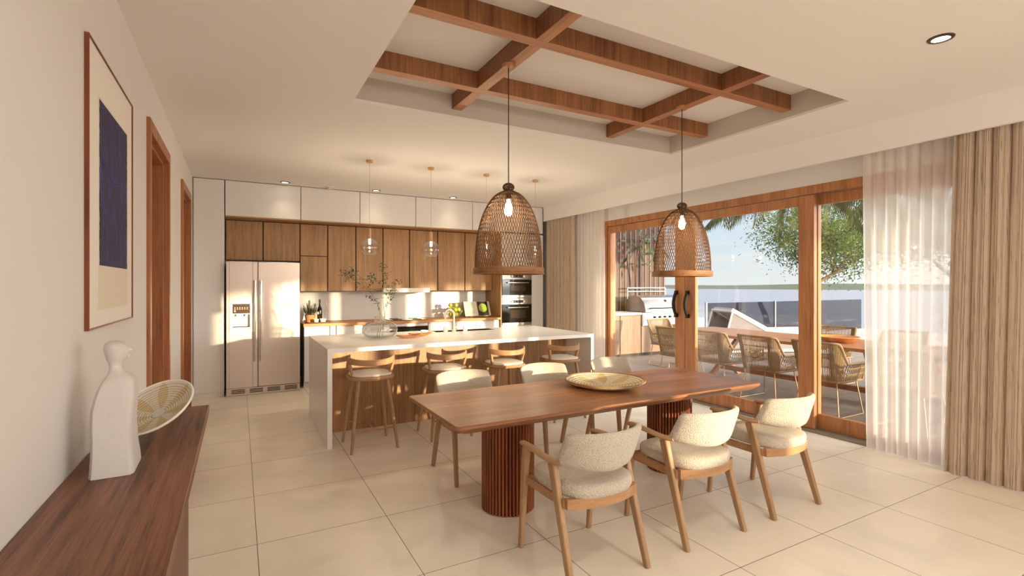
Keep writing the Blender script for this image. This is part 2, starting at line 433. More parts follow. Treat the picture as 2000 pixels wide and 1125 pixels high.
M['treeleaf'] = leafy('tree_green', lin(46, 62, 26), lin(120, 136, 58), .4)
M['palmleaf'] = leafy('palm_green', lin(52, 62, 32), lin(120, 122, 66), .4)
M['bottle'] = plain('dark_bottle', lin(20, 16, 14), .1, coat=.6)
M['cork'] = plain('pale_cork', lin(220, 190, 150), .8)
M['label'] = plain('cream_label', lin(226, 214, 190), .8)
M['pear'] = plain('green_fruit', lin(176, 182, 60), .4, vary=.1)
M['bowlwood'] = wood('honey_wood', lin(150, 92, 44), lin(206, 144, 80), 'x')
M['deck'] = tiles('terrace_paving', (1.2, .6), 5.4, .2, lin(146, 130, 122), lin(92, 82, 78), rough=.6, jw=.01, vary=.08)
M['sand'] = plain('pale_paving', lin(196, 186, 182), .9, bump=.1, bscale=8, vary=.06)
M['rope'] = plain('beige_rope', lin(150, 122, 90), .85, bump=.4, bscale=300)
M['brass'] = plain('pale_brass_wire', lin(186, 156, 118), .35, metal=.6)
M['outwood'] = wood('outdoor_teak', lin(140, 86, 52), lin(190, 130, 84), 'y')
M['outwoodz'] = wood('outdoor_kitchen_wood', lin(104, 78, 60), lin(142, 110, 86), 'z')
M['slatback'] = wood('dark_cladding', lin(42, 20, 16), lin(66, 34, 27), 'x')
M['slat'] = wood('pale_slat', lin(112, 78, 62), lin(144, 104, 84), 'z')
M['cushion'] = plain('outdoor_cushion', lin(216, 208, 204), .9, bump=.2, bscale=300)
M['whitemetal'] = plain('white_metal', lin(240, 236, 230), .4)
M['mesh'] = plain('grey_mesh', lin(126, 116, 118), .8, bump=.5, bscale=150)
M['amber'] = plain('amber_bowl', lin(206, 130, 66), .35)
M['land'] = plain('far_land', lin(98, 100, 80), .9, vary=.15)
M['greybar'] = plain('grey_sill', lin(140, 132, 124), .5, metal=.3)

def art_mat():
    m, nt, b = newmat('blue_brushwork')
    tc = nt.add('ShaderNodeTexCoord'); mp = nt.add('ShaderNodeMapping'); mp.inputs['Scale'].default_value = (1, 26, 7)
    nt.link(tc.outputs['Object'], mp.inputs[0])
    n = nt.add('ShaderNodeTexNoise'); n.inputs['Scale'].default_value = 1; n.inputs['Detail'].default_value = 8; n.inputs['Roughness'].default_value = .75
    nt.link(mp.outputs[0], n.inputs['Vector'])
    r = ramp(nt, [(.36, lin(40, 34, 60)), (.50, lin(50, 42, 78)), (.60, lin(56, 54, 130)), (.70, lin(120, 120, 190))])
    nt.link(n.outputs['Fac'], r.inputs['Fac']); nt.link(r.outputs[0], b.inputs['Base Color']); b.inputs['Roughness'].default_value = .8
    return m
M['art'] = art_mat()
M['artline'] = plain('blue_line', lin(70, 70, 170), .8)
def sea_mat():
    m, nt, b = newmat('sea_water')
    tc = nt.add('ShaderNodeTexCoord'); mp = nt.add('ShaderNodeMapping'); mp.inputs['Scale'].default_value = (.35, .07, 1); mp.inputs['Rotation'].default_value = (0, 0, .65)
    nt.link(tc.outputs['Object'], mp.inputs[0])
    n = nt.add('ShaderNodeTexNoise'); n.inputs['Scale'].default_value = 1.2; n.inputs['Detail'].default_value = 6; nt.link(mp.outputs[0], n.inputs['Vector'])
    b.inputs['Base Color'].default_value = lin(138, 138, 146); b.inputs['Roughness'].default_value = .42
    bp = nt.add('ShaderNodeBump'); bp.inputs['Strength'].default_value = .35; bp.inputs['Distance'].default_value = 1.0
    nt.link(n.outputs['Fac'], bp.inputs['Height']); nt.link(bp.outputs[0], b.inputs['Normal']); return m
M['sea'] = sea_mat()

# ------------------------------------------------------------------ camera
H = 1.47; F = 974.0; YAW = math.atan2(533, F)
cd = bpy.data.cameras.new('camera'); cam = bpy.data.objects.new('camera', cd); COL.objects.link(cam)
cam.location = (0, 0, H); cam.rotation_euler = (PI/2, 0, -YAW)
cd.sensor_width = 36; cd.lens = F/2000*36; cd.shift_y = -4.5/2000; cd.clip_start = .05; cd.clip_end = 5000
S.camera = cam

# ------------------------------------------------------------------ the room
XL, XR, YB, YF, ZC = -.53, 5.06, 8.25, -6.4, 2.88
struct(MB().box(XL-.2, XR+.25, YF-.2, YB+.2, -.12, 0).build('floor', M['floor']))
D1 = (3.996, 5.085); D2 = (6.17, 7.21); DH = 2.575
w = MB()
for a, c in ((YF, D1[0]), (D1[1], D2[0]), (D2[1], YB)): w.box(XL-.2, XL, a, c, 0, 3.2)
for a, c in (D1, D2): w.box(XL-.2, XL, a, c, DH, 3.2)
for a, c in (D1, D2): w.box(XL-.24, XL-.171, a, c, 0, DH)
struct(w.build('wall_left', M['wall'], angle=0))
struct(MB().box(XL-.2, XR+.25, YB, YB+.2, 0, 3.2).build('wall_back', M['splash'], angle=0))
w = MB()
w.box(XL-.2, XR+.25, YF-.2, YF, 0, 3.2)
struct(w.build('wall_rear', M['wall'], angle=0))
# right wall: the big sliding window in view, unseen openings beyond the frame placed to shape the sun
WY0, WY1, WH = -.05, 6.226, 2.482
OPEN = [(-5.15, -3.72), (-3.63, -1.0), (-.95, WY0)]
w = MB()
w.box(XR, XR+.2, WY1, YB, 0, 3.2)
w.box(XR, XR+.2, YF, WY1, WH, 3.2)
ys = [YF] + [v for o in OPEN for v in o]
for a, c in zip(ys[0:-1:2], ys[1::2]): w.box(XR, XR+.2, a, c, 0, WH)
w.box(XR, XR+.2, YF, -3.0, 0, 1.05); w.box(XR, XR+.2, -3.0, WY0, 0, .75)  # unseen sills raised to keep low sun off floor and island
struct(w.build('wall_right', M['wall'], angle=0))
# ceiling with its sunken tray
TX0, TX1, TY0, TY1, TZ = .766, 4.085, 2.105, 3.915, 3.08
w = MB()
w.box(XL, TX0, YF, YB, ZC, ZC+.02); w.box(TX1, XR, YF, YB, ZC, ZC+.02)
w.box(TX0, TX1, YF, TY0, ZC, ZC+.02); w.box(TX0, TX1, TY1, YB, ZC, ZC+.02)
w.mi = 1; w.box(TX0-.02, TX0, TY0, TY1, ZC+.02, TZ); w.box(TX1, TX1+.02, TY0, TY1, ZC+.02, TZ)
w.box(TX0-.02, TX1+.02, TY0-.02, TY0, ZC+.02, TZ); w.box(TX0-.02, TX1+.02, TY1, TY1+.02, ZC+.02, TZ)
w.mi = 0; w.box(TX0-.02, TX1+.02, TY0-.02, TY1+.02, TZ, TZ+.03)
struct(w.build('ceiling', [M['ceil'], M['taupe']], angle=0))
struct(box('trim_1', M['ceil'], 4.80, 4.835, -.3, 7.60, 2.625, ZC, b=.002))           # curtain pelmet
w = MB()
for a, c in ((YF, D1[0]), (D1[1], D2[0]), (D2[1], 7.64)): w.box(XL, XL+.012, a, c, 0, .085, .003)
struct(w.build('baseboard_left', M['lacquer']))
# beams in the tray
BZ = 2.952
def beam(name, x0, x1, y0, y1, under, label):
    m = MB(); m.box(x0, x1, y0, y1, BZ, TZ, .002); o = m.build(name, [M['beamz'], under])
    for p in o.data.polygons:
        if p.normal.z < -.7: p.material_index = 1
    tag(o, label, 'ceiling beam', 'wooden beams in the ceiling tray')
beam('wooden_beam', TX0, TX1, 3.411, 3.494, M['beamx'], 'long wooden ceiling beam on the kitchen side of the ceiling tray')
beam('wooden_beam', TX0, TX1, 2.560, 2.643, M['beamx'], 'long wooden ceiling beam on the camera side of the ceiling tray')
for nm, x, lb in (('a', 1.568, 'short wooden cross beam carrying the basket lamp nearer the island'), ('b', 3.215, 'short wooden cross beam carrying the basket lamp nearer the glass doors')):
    m = MB()
    for a, c in ((TY0, 2.560), (2.643, 3.411), (3.494, TY1)): m.box(x, x+.085, a, c, BZ, TZ, .002)
    o = m.build('wooden_beam', [M['beamz'], M['beamy']])
    for p in o.data.polygons:
        if p.normal.z < -.7: p.material_index = 1
    tag(o, lb, 'ceiling beam', 'wooden beams in the ceiling tray')
# doors in the left wall
for n, (a, c) in enumerate((D1, D2), 1):
    r = thing('door_%d' % n, (XL, (a+c)/2, 0), None, None); struct(r)
    m = MB(); fw_, pr = .085, .022
    m.box(XL-.17, XL+pr, a, a+.062, 0, DH-fw_, .003); m.box(XL-.17, XL+pr, c-.062, c, 0, DH-fw_, .003); m.box(XL-.17, XL+pr, a, c, DH-fw_, DH, .003)
    m.box(XL-.10, XL-.02, a+.062, a+.085, 0, DH-fw_-.024, .002); m.box(XL-.10, XL-.02, c-.085, c-.062, 0, DH-fw_-.024, .002)
    m.box(XL-.10, XL-.02, a+.062, c-.062, DH-fw_-.024, DH-fw_, .002)
    m.build('door_frame', M['doorf'], r)
    m = MB(); m.box(XL-.16, XL-.115, a+.063, c-.063, .005, DH-fw_-.002, .002); m.build('door_panel', M['door'], r)

# ------------------------------------------------------------------ sliding window
win = thing('window_1', (XR, 3.0, 0), None, None); struct(win)
m = MB(); X0, X1 = XR-.005, XR+.17
m.box(X0, X1, 6.145, WY1, 0, WH, .003); m.box(X0, X1, WY0, 6.145, 2.395, WH, .003); m.box(X0, X1, WY0, WY0+.08, 0, 2.395, .003)
m.build('frame', M['framez'], win)
MB().box(XR-.03, X1, WY0, WY1, 0, .025, .003).build('sill', M['greybar'], win)
def leafp(y0, y1, xa, xb, sl, sr, name, bot=.17, top=2.29):
    m = MB()
    m.box(xa, xb, y0, y0+sl, .025, 2.388, .003); m.box(xa, xb, y1-sr, y1, .025, 2.388, .003)
    m.box(xa+.001, xb-.001, y0+sl, y1-sr, top, 2.388, .003); m.box(xa+.001, xb-.001, y0+sl, y1-sr, .025, bot, .003)
    o = m.build(name, M['framez'], win)
    xm = (xa+xb)/2
    g = MB().box(xm-.006, xm+.006, y0+sl-.005, y1-sr+.005, bot-.005, top+.005); g.build('glass_pane', M['glass'], o)
    return o
l1 = leafp(4.598, 6.139, XR+.008, XR+.06, .165, .07, 'sliding_leaf')
l2 = leafp(2.940, 4.594, XR+.008, XR+.06, .16, .165, 'sliding_leaf')
f1 = leafp(1.45, 3.00, XR+.09, XR+.145, .10, .055, 'fixed_leaf')
f2 = leafp(.03, 1.44, XR+.09, XR+.145, .10, .10, 'fixed_leaf')
for o, y in ((l1, 4.725), (l2, 4.535)):
    m = MB(); z0, z1 = 1.055, 1.405
    pts = [(XR-.004, y, z0+.015), (XR-.035, y, z0+.02)]
    pts = [(XR-.016-.045*math.sin(PI*k/12), y, z0+.02+(z1-z0-.04)*k/12) for k in range(13)]
    secs = []
    for k, (px_, py_, pz_) in enumerate(pts):
        th = .013 + .004*math.sin(PI*k/12); wd = .019
        secs.append([Vector((px_+dx*th, y+dy*wd, pz_)) for dx, dy in ((-1, -.7), (-1, .7), (-.6, 1), (.6, 1), (1, .7), (1, -.7), (.6, -1), (-.6, -1))])
    m.sweep(secs)
    m.box(XR-.028, XR+.008, y-.019, y+.019, z0, z0+.05, .003); m.box(XR-.028, XR+.008, y-.019, y+.019, z1-.05, z1, .003)
    h = m.build('handle', M['black'], o); h['label'] = 'black bow handle'

# curtains
def curtain(name, mat, ya, yb, X, amp, lam, z0, z1, label, cat, group, flare=(0, 0), seed=1, pleat=False):
    rnd = random.Random(seed); n = int((yb-ya)/lam*(24 if pleat else 14)); m = MB(); nz = 14
    ph = [0]
    for k in range(n): ph.append(ph[-1] + (2*PI/(24 if pleat else 14))*rnd.uniform(.75, 1.3))
    am = [amp*rnd.uniform(.7, 1.15) for _ in range(n+1)]
    def fn(i, j):
        t = j/(nz-1); u = i/n
        y = ya + (yb-ya)*u + (flare[0]*(1-u) + flare[1]*u)*(1-t)
        s_ = math.sin(ph[i]) if not pleat else 1-2*abs(math.sin(ph[i]/2))**.38
        k = .75 + .25*(1-t)
        return (X + am[i]*s_*k + .006*math.sin(3*t+ph[i]*.3), y + (0 if pleat else .35)*am[i]*math.cos(ph[i]), z0 + (z1-z0)*t)
    m.grid(fn, n+1, nz)
    o = m.build(name, mat, None, loc=(X, (ya+yb)/2, 0), angle=80)
    return tag(o, label, cat, group)
curtain('sheer_curtain', M['sheer'], 1.73, 2.455, 4.975, .036, .092, .012, 2.70, 'white sheer curtain gathered in front of the fixed pane beside the camera side drape', 'curtain', 'sheer curtains', (.05, -.03), 3)
curtain('linen_drape', M['drape'], .10, 1.752, 4.885, .032, .105, .008, 2.70, 'heavy beige linen drape at the right edge of the picture', 'curtain', 'beige drapes', (0, .06), 5, True)
curtain('sheer_curtain', M['sheer'], 6.075, 6.93, 4.955, .026, .085, .012, 2.70, 'white sheer curtain at the kitchen end of the glass doors', 'curtain', 'sheer curtains', (0, 0), 8)
curtain('linen_drape', M['drape'], 6.77, 7.585, 4.875, .028, .10, .008, 2.70, 'beige linen drape between the oven tower and a sheer curtain', 'curtain', 'beige drapes', (0, 0), 9, True)

# ------------------------------------------------------------------ kitchen run
YT = 7.64
t = thing('tall_cabinet', (-.35, 7.9, 0), 'tall white cabinet between the left wall and the fridge', 'cabinet')
box('body', M['lacquer'], XL+.005, -.175, YT+.02, YB-.005, 0, 2.875, t)
box('door', M['lacquer'], XL+.015, -.172, YT, YT+.02, .07, 2.87, t, .0015)
xs = [-.165, .769, 1.587, 2.448, 3.429, 4.82]
nm = ['above the fridge', 'second from the left of its row', 'third from the left of its row', 'fourth from the left of its row', 'above the oven tower']
for k in range(5):
    a, c = xs[k], xs[k+1]
    t = thing('top_cabinet', ((a+c)/2, 7.9, 2.4), 'white flat fronted cabinet against the ceiling, ' + nm[k], 'cabinet', 'white cabinets along the ceiling')
    box('body', M['gap'], a+.001, c-.001, YT+.022, YB-.005, 2.415, 2.875, t)
    box('door', M['lacquer'], a+.0045, c-.0045, YT, YT+.021, 2.405, 2.872, t, .0015)
    box('base_panel', M['oakx'], a+.001, min(c, 3.957)-.001, YT+.004, YB-.3, 2.388, 2.404, t, .001)
YU = 7.96
ux = [-.165, .301, .789, 1.176, 1.591, 2.012, 2.446, 2.932, 3.427, 3.955]
for k in range(9):
    a, c = ux[k], ux[k+1]; zb = 1.83 if k < 2 else 1.388
    where = ['oak wall cabinet above the freezer side of the fridge', 'oak wall cabinet above the right door of the fridge', 'oak wall cabinet split into two doors, right of the fridge',
             'oak wall cabinet directly right of the two door one', 'oak wall cabinet behind the glass pendant nearest the fridge', 'oak wall cabinet over the left part of the cooker hood',
             'oak wall cabinet over the right part of the cooker hood', 'oak wall cabinet over the fruit bowl', 'oak wall cabinet touching the oven tower'][k]
    t = thing('wall_cabinet', ((a+c)/2, 8.1, zb), where, 'cabinet', 'oak wall cabinets')
    box('body', M['oakdark'], a+.001, c-.001, YU+.022, YB-.004, zb, 2.386, t, .001)
    if k == 2:
        box('door', M['oakz'], a+.009, c-.009, YU, YU+.021, zb+.002, 1.904, t, .0015); box('door', M['oakz'], a+.009, c-.009, YU, YU+.021, 1.918, 2.38, t, .0015)
    else:
        box('door', M['oakz'], a+.009, c-.009, YU, YU+.021, zb+.002, 2.38, t, .0015)
# base units
tag(box('countertop', M['counter'], .80, 3.955, 7.62, YB-.004, .885, .925, b=.003), 'long oak worktop running from the fridge to the oven tower', 'worktop')
bx = [(.815, 1.160), (1.170, 1.250), (1.260, 1.640), (1.646, 2.045), (2.67, 3.08), (3.086, 3.5), (3.506, 3.95)]
bl = ['white base cabinet next to the fridge', 'narrow white pull out unit between two white base cabinets', 'white base cabinet behind the left side of the glass vase', 'white base cabinet directly left of the black built in oven',
      'white base cabinet directly right of the black built in oven', 'white base cabinet below the fruit bowl', 'white base cabinet touching the oven tower']
for (a, c), lb in zip(bx, bl):
    t = thing('base_cabinet', ((a+c)/2, 7.95, 0), lb, 'cabinet', 'white base cabinets under the worktop')
    box('body', M['lacquer'], a, c, 7.70, YB-.004, .09, .884, t); box('plinth', M['lacquer'], a, c, 7.745, 7.76, 0, .09, t)
    box('door', M['lacquer'], a+.002, c-.002, 7.68, 7.70, .095, .872, t, .0015)
t = thing('built_in_oven', (2.36, 7.95, 0), 'black built in oven below the cooktop, half hidden by the island', 'oven')
box('body', M['steel2'], 2.05, 2.665, 7.70, YB-.004, 0.09, .884, t); box('control_panel', M['lacquer'], 2.055, 2.66, 7.675, 7.70, .835, .88, t)
box('door', M['blackglass'], 2.055, 2.66, 7.675, 7.70, .10, .83, t)
MB().tube([(2.12, 7.65, .79), (2.60, 7.65, .79)], .008, 8).tube([(2.16, 7.65, .79), (2.16, 7.676, .79)], .006, 8).tube([(2.56, 7.65, .79), (2.56, 7.676, .79)], .006, 8).build('handle', M['black'], t)
box('plinth', M['lacquer'], 2.05, 2.665, 7.745, 7.76, 0, .09, t)
t = thing('cooktop', (2.36, 7.92, .925), 'flat black glass cooktop in the oak worktop under the hood', 'cooktop')
box('glass_top', M['blackglass'], 2.06, 2.66, 7.68, 8.15, .9255, .933, t, .002)
for x, y in ((2.2, 7.80), (2.52, 7.80), (2.2, 8.02), (2.52, 8.02)):
    MB().lathe([(.075, .9335), (.075, .937), (.07, .937), (.07, .9335)], (x, y, 0), 24, cap=False).build('cooking_zone', M['bronze'], t)
t = thing('cooker_hood', (2.37, 7.95, 1.37), 'slim white cooker hood under the oak wall cabinets', 'hood')
box('body', M['white'], 1.99, 2.745, 7.86, 8.24, 1.362, 1.386, t, .003); box('front_panel', M['white'], 1.985, 2.75, 7.835, 7.952, 1.362, 1.432, t, .004)
for k in range(5): MB().tube([(2.31+.03*k, 7.836, 1.397), (2.31+.03*k, 7.830, 1.397)], .006, 10).build('button', M['steel2'], t)

# fridge
t = thing('fridge', (.30, 7.9, 0), 'wide side by side steel fridge with a water dispenser', 'fridge')
box('body', M['steel2'], -.148, .748, 7.64, 8.22, .02, 1.78, t, .004)
FY = 7.57
dl = MB()
DX0, DX1, DZ0, DZ1 = -.112, .160, .845, 1.245
# freezer door built round the dispenser recess
dl.box(-.15, DX0, FY, FY+.065, .105, 1.793, .004); dl.box(DX1, .219, FY, FY+.065, .105, 1.793, .004)
dl.box(DX0, DX1, FY+.0005, FY+.065, .105, DZ0); dl.box(DX0, DX1, FY+.0005, FY+.065, DZ1, 1.793)
d1 = dl.build('door', M['steel'], t)
d2 = box('door', M['steel'], .226, .75, FY, FY+.065, .105, 1.793, t, .006)
for x, d in ((.187, d1), (.258, d2)):
    m = MB(); m.tube([(x, FY-.045, .455), (x, FY-.05, .50), (x, FY-.05, 1.50), (x, FY-.045, 1.545)], .014, 12)
    m.tube([(x, FY+.005, .50), (x, FY-.05, .50)], .01, 10); m.tube([(x, FY+.005, 1.50), (x, FY-.05, 1.50)], .01, 10)
    m.build('handle', M['chrome'], d)
dp = MB(); dp.box(DX0, DX0+.035, FY-.012, FY+.02, DZ0, DZ1, .004); dp.box(DX1-.035, DX1, FY-.012, FY+.02, DZ0, DZ1, .004)
dp.box(DX0+.035, DX1-.035, FY-.011, FY+.02, DZ0, DZ0+.07, .004); dp.box(DX0+.035, DX1-.035, FY-.011, FY+.02, DZ1-.02, DZ1, .004)
dp.box(DX0+.035, DX1-.035, FY+.05, FY+.06, DZ0+.07, DZ1-.02); dp.box(DX0+.035, DX1-.035, FY-.008, FY+.05, 1.09, 1.10)
di = dp.build('dispenser', M['white'], d1)
box('display', M['bronze'], DX0+.037, DX1-.037, FY-.010, FY+.05, 1.10, 1.223, di, .002)
m = MB()
for k in range(6):
    x = DX0+.055+.029*k; m.box(x, x+.016, FY-.0112, FY-.0095, 1.155, 1.162); m.box(x+.003, x+.013, FY-.0112, FY-.0095, 1.17, 1.182)
m.box(DX0+.055, DX0+.071, FY-.0112, FY-.0095, 1.12, 1.145)
m.build('display_marks', M['label'], di)
for x in (-.03, .075): MB().lathe([(.012, 1.06), (.012, 1.10)], (x, FY+.02, 0), 12).build('nozzle', M['steel2'], di)
box('drip_tray', M['dark'], DX0+.036, DX1-.036, FY-.005, FY+.05, DZ0+.071, DZ0+.078, di, .001)
m = MB(); m.box(-.15, .75, FY+.02, FY+.08, 0, .10, .003)
k = m.build('kick_plate', M['steel'], t)
m = MB()
for q in range(4):
    for z in (.03, .05, .07): m.box(-.09+.215*q, .07+.215*q, FY+.0185, FY+.03, z, z+.011)
m.build('vent', M['dark'], k)

# oven tower
TL = 3.96
t = thing('oven_tower', (4.4, 7.9, 0), 'tall white and oak housing for the two built in ovens', 'cabinet')
box('side_panel', M['oakz'], TL, TL+.02, YT, YB-.004, 0, 2.386, t, .001)
box('body', M['lacquer'], TL+.02, 4.82, YT+.025, YB-.004, 0, 2.386, t)
box('door', M['lacquer'], TL+.021, 4.575, YT, YT+.022, 1.70, 2.38, t, .0015); box('door', M['lacquer'], TL+.021, 4.575, YT, YT+.022, .09, .775, t, .0015)
box('filler_panel', M['lacquer'], 4.579, 4.82, YT, YT+.022, 0, 2.38, t, .0015)
def oven(z0, z1, zp, label, cap_h):
    t = thing('built_in_oven', (4.27, 7.7, z0), label, 'oven', 'ovens in the tower')
    a, c = TL+.022, 4.572
    box('control_panel', M['steel2'], a, c, YT-.012, YT+.022, zp, z1, t, .002)
    d = box('door', M['blackglass'], a, c, YT-.016, YT+.022, z0+.045, zp-.004, t, .002)
    box('window', M['ovenglass'], a+.16, c-.12, YT-.0175, YT-.015, z0+.12, zp-.10, d, .001)
    MB().tube([(a+.09, YT-.05, zp-.055), (c-.08, YT-.05, zp-.055)], .009, 10).tube([(a+.12, YT-.05, zp-.055), (a+.12, YT-.012, zp-.055)], .007, 8).tube([(c-.11, YT-.05, zp-.055), (c-.11, YT-.012, zp-.055)], .007, 8).build('handle', M['chrome'], d)
    box('lower_trim', M['steel2'], a, c, YT-.014, YT+.022, z0, z0+.042, t, .002)
    zc = (zp+z1)/2
    ds = box('display', M['blackglass'], a+.20, c-.17, YT-.0135, YT-.011, zc-.025, zc+.02, t, .001)
    for k in (0, 1, 3, 4, 6):
        MB().box(a+.235+.022*k, a+.247+.022*k, YT-.0145, YT-.013, zc-.006, zc+.002).build('display_digit', M['label'], ds)
    for x in (a+.19, c-.165): MB().tube([(x, YT-.012, zc-.002), (x, YT-.035, zc-.002)], .02, 16).build('knob', M['white'], t)
oven(1.262, 1.695, 1.578, 'upper of the two black and steel ovens in the tower', 0)
oven(.782, 1.246, 1.146, 'lower of the two black and steel ovens in the tower', 0)

# ------------------------------------------------------------------ island
IX0, IX1, IY0, IY1 = .695, 3.69, 4.72, 6.07
t = thing('kitchen_island', (2.2, 5.4, 0), 'white waterfall kitchen island with an oak front panel', 'kitchen island')
m = MB(); SX0, SX1, SY0, SY1 = 2.12, 2.92, 5.80, 5.98
m.box(IX0, IX1, IY0, SY0, .862, .90); m.box(IX0, IX1, SY1, IY1, .862, .90); m.box(IX0, SX0, SY0, SY1, .862, .90); m.box(SX1, IX1, SY0, SY1, .862, .90)
m.build('countertop', M['quartz'], t)
for a in (IX0, IX1-.042): box('side_panel', M['quartz'], a, a+.042, IY0, IY1, 0, .862, t, .0015)
box('front_panel', M['oakp'], IX0+.042, IX1-.042, 5.24, 5.27, 0, .862, t, .001)
box('cabinet_body', M['lacquer'], IX0+.042, IX1-.042, 5.27, IY1-.02, 0.05, .70, t)
m = MB(); m.box(SX0, SX1, SY0, SY1, .80, .81); m.box(SX0-.01, SX0, SY0, SY1, .80, .899); m.box(SX1, SX1+.01, SY0, SY1, .80, .899); m.box(SX0, SX1, SY0-.01, SY0, .80, .899); m.box(SX0, SX1, SY1, SY1+.01, .80, .899)
m.build('sink', M['white'], t)
fx, fy = 2.335, 5.765
t = thing('kitchen_tap', (fx, fy, .90), 'tall white gooseneck tap at the island sink', 'tap')
MB().lathe([(.026, .90), (.026, .915), (.018, .92), (.018, .93)], (fx, fy, 0), 20).build('base', M['white'], t)
pts = [(fx, fy, .92), (fx, fy, 1.10)] + [(fx-.045+.045*math.cos(a), fy+.03*(1-math.cos(a)), 1.115+.055*math.sin(a)) for a in [PI*k/10 for k in range(11)]] + [(fx-.09, fy+.06, 1.06)]
MB().tube(pts, .0125, 12).build('spout', M['white'], t)
MB().tube([(fx+.015, fy, .95), (fx+.06, fy, .965)], .007, 8).build('lever', M['white'], t)
for x, lb in ((2.215, 'white pot on the island left of the tap'), (2.475, 'white pot on the island right of the tap')):
    o = MB().lathe([(0, 0), (.026, 0), (.028, .004), (.028, .062), (.024, .064), (.022, .01), (0, .008)], (0, 0, 0), 20).build('small_pot', M['white'], None, shift=(0,0,0)); o.location = (x, 5.74, .9005)
    tag(o, lb, 'pot', 'pots beside the tap')
# small glass bowls and the leaf shaped tray
for x, y, r_, lb in ((1.78, 5.62, .05, 'small glass bowl behind the wooden tray, on its left'), (1.92, 5.66, .045, 'small white bowl behind the wooden tray, next to the tap')):
    o = MB().lathe([(0, 0), (r_*.5, 0), (r_*.9, .022), (r_, .045), (r_*.94, .045), (r_*.8, .02), (0, .008)], (0,0,0), 24).build('small_bowl', M['white'] if x > 1.8 else M['thin'], None, shift=(0,0,0))
    o.location = (x, y, .9005); tag(o, lb, 'bowl', 'small bowls on the island')
def leaf_tray(cx, cy, L, W, rz, mat, label):
    m = MB(); nu, nv = 25, 9
    def top(i, j, dz):
        u = -1 + 2*i/(nu-1); v = -1 + 2*j/(nv-1)
        wd = W*(max(0, 1-abs(u)**2.2))**.8
        z = .007 + .026*(abs(v)**2.2)*(1-abs(u)**4) + .034*abs(u)**3
        return (u*L, v*wd, z + dz)
    m.grid(lambda i, j: top(i, j, 0), nu, nv); m.grid(lambda i, j: top(i, j, -.006), nu, nv)
    o = m.build('leaf_tray', mat, None, shift=(0,0,0)); o.location = (cx, cy, .9005); o.rotation_euler = (0, 0, rz)
    tag(o, label, 'tray', 'wooden leaf trays on the island')
leaf_tray(1.62, 5.30, .15, .06, .12, M['walnutx'], 'dark wooden leaf shaped tray on the island in front of the vase')
leaf_tray(1.79, 5.43, .14, .055, -.05, M['bowlwood'], 'honey coloured wooden leaf shaped tray overlapping the dark tray')

# glass vase and branches
vx, vy = 1.355, 5.50
t = thing('glass_vase', (vx, vy, .9), 'wide clear glass vase with a short neck on the island', 'vase')
prof = [(0, .902), (.10, .902), (.15, .915), (.185, .955), (.192, .99), (.18, 1.03), (.14, 1.062), (.085, 1.078), (.06, 1.085), (.055, 1.10), (.058, 1.128), (.064, 1.133)]
inner = [(r-.005 if r > .01 else 0, z+(.004 if z < .93 else 0)) for r, z in prof]
m = MB(); m.lathe(prof + list(reversed(inner)), (vx, vy, 0), 40, cap=False); m.build('glass_body', M['vase'], t, angle=60)
m = MB(); m.lathe([(0, .908), (.09, .908), (.14, .92), (.176, .957), (.184, .985), (.183, 1.0), (0, 1.0)], (vx, vy, 0), 32, cap=False); m.build('water', M['water'], t)
def branch(pts, label, nl, seed, spread=.06, rad=.0035, sides=()):
    rnd = random.Random(seed)
    t = thing('leafy_branch', pts[0], label, 'branch', 'branches in the glass vase')
    def interp(P, u):
        k = min(int(u*(len(P)-1)), len(P)-2); f = u*(len(P)-1)-k
        return Vector(P[k]).lerp(Vector(P[k+1]), f)
    def smooth(P): return [interp(P, k/24) for k in range(25)]
    m = MB(); m.tube(smooth(pts), [rad*(1-.6*k/24) for k in range(25)], 6)
    for sd in sides: m.tube(smooth(sd), [rad*.5]*25, 5)
    m.build('stem', M['stem'], t)
    m = MB()
    for P, cnt, lo in [(pts, nl, .45)] + [(sd, nl//2, .25) for sd in sides]:
        for q in range(cnt):
            u = lo + (1-lo)*rnd.random()**.7
            c = interp(P, min(u, .999)) + Vector((rnd.gauss(0, spread*.45), rnd.gauss(0, spread*.45), rnd.gauss(0, spread*.35)))
            d = Vector((rnd.gauss(0, 1), rnd.gauss(0, 1), rnd.gauss(.1, .5)))
            m.leaf(c, d, (rnd.gauss(0, .5), rnd.gauss(0, .5), 1), rnd.uniform(.028, .048), rnd.uniform(.010, .016))
    m.build('leaves', M['olive'], t, angle=0, merge=False)
B0 = Vector((vx, vy, .915))
def bp(x, y): # point in the plane of the vase seen at that place of the photograph
    d = Vector((math.sin(YAW), math.cos(YAW), 0)) + Vector((math.cos(YAW), -math.sin(YAW), 0))*((x-1000)/F) + Vector((0, 0, 1))*((558-y)/F)
    return Vector((0, 0, H)) + d*(vy/d.y)
branch([B0+Vector((.02, 0, 0)), bp(752, 621), bp(747, 580), bp(752, 545), bp(745, 514)], 'tallest leafy branch, standing upright in the glass vase', 90, 1, .05, sides=([bp(750, 565), bp(770, 555), bp(778, 548)], [bp(750, 590), bp(760, 575), bp(768, 568)]))
branch([B0+Vector((-.03, 0, 0)), bp(743, 622), bp(738, 590), bp(715, 560), bp(690, 545), bp(668, 532)], 'leafy branch reaching far out toward the fridge from the vase', 110, 2, .06, sides=([bp(720, 563), bp(730, 548), bp(722, 538)], [bp(700, 552), bp(694, 535), bp(684, 525)]))
branch([B0+Vector((0, .02, 0)), bp(747, 622), bp(740, 600), bp(732, 585), bp(722, 578)], 'short leafy branch low over the neck of the vase', 36, 3, .03)
branch([B0+Vector((.03, .02, 0)), bp(750, 622), bp(755, 600), bp(764, 580), bp(772, 560)], 'leafy branch leaning toward the tap from the vase', 44, 4, .035)

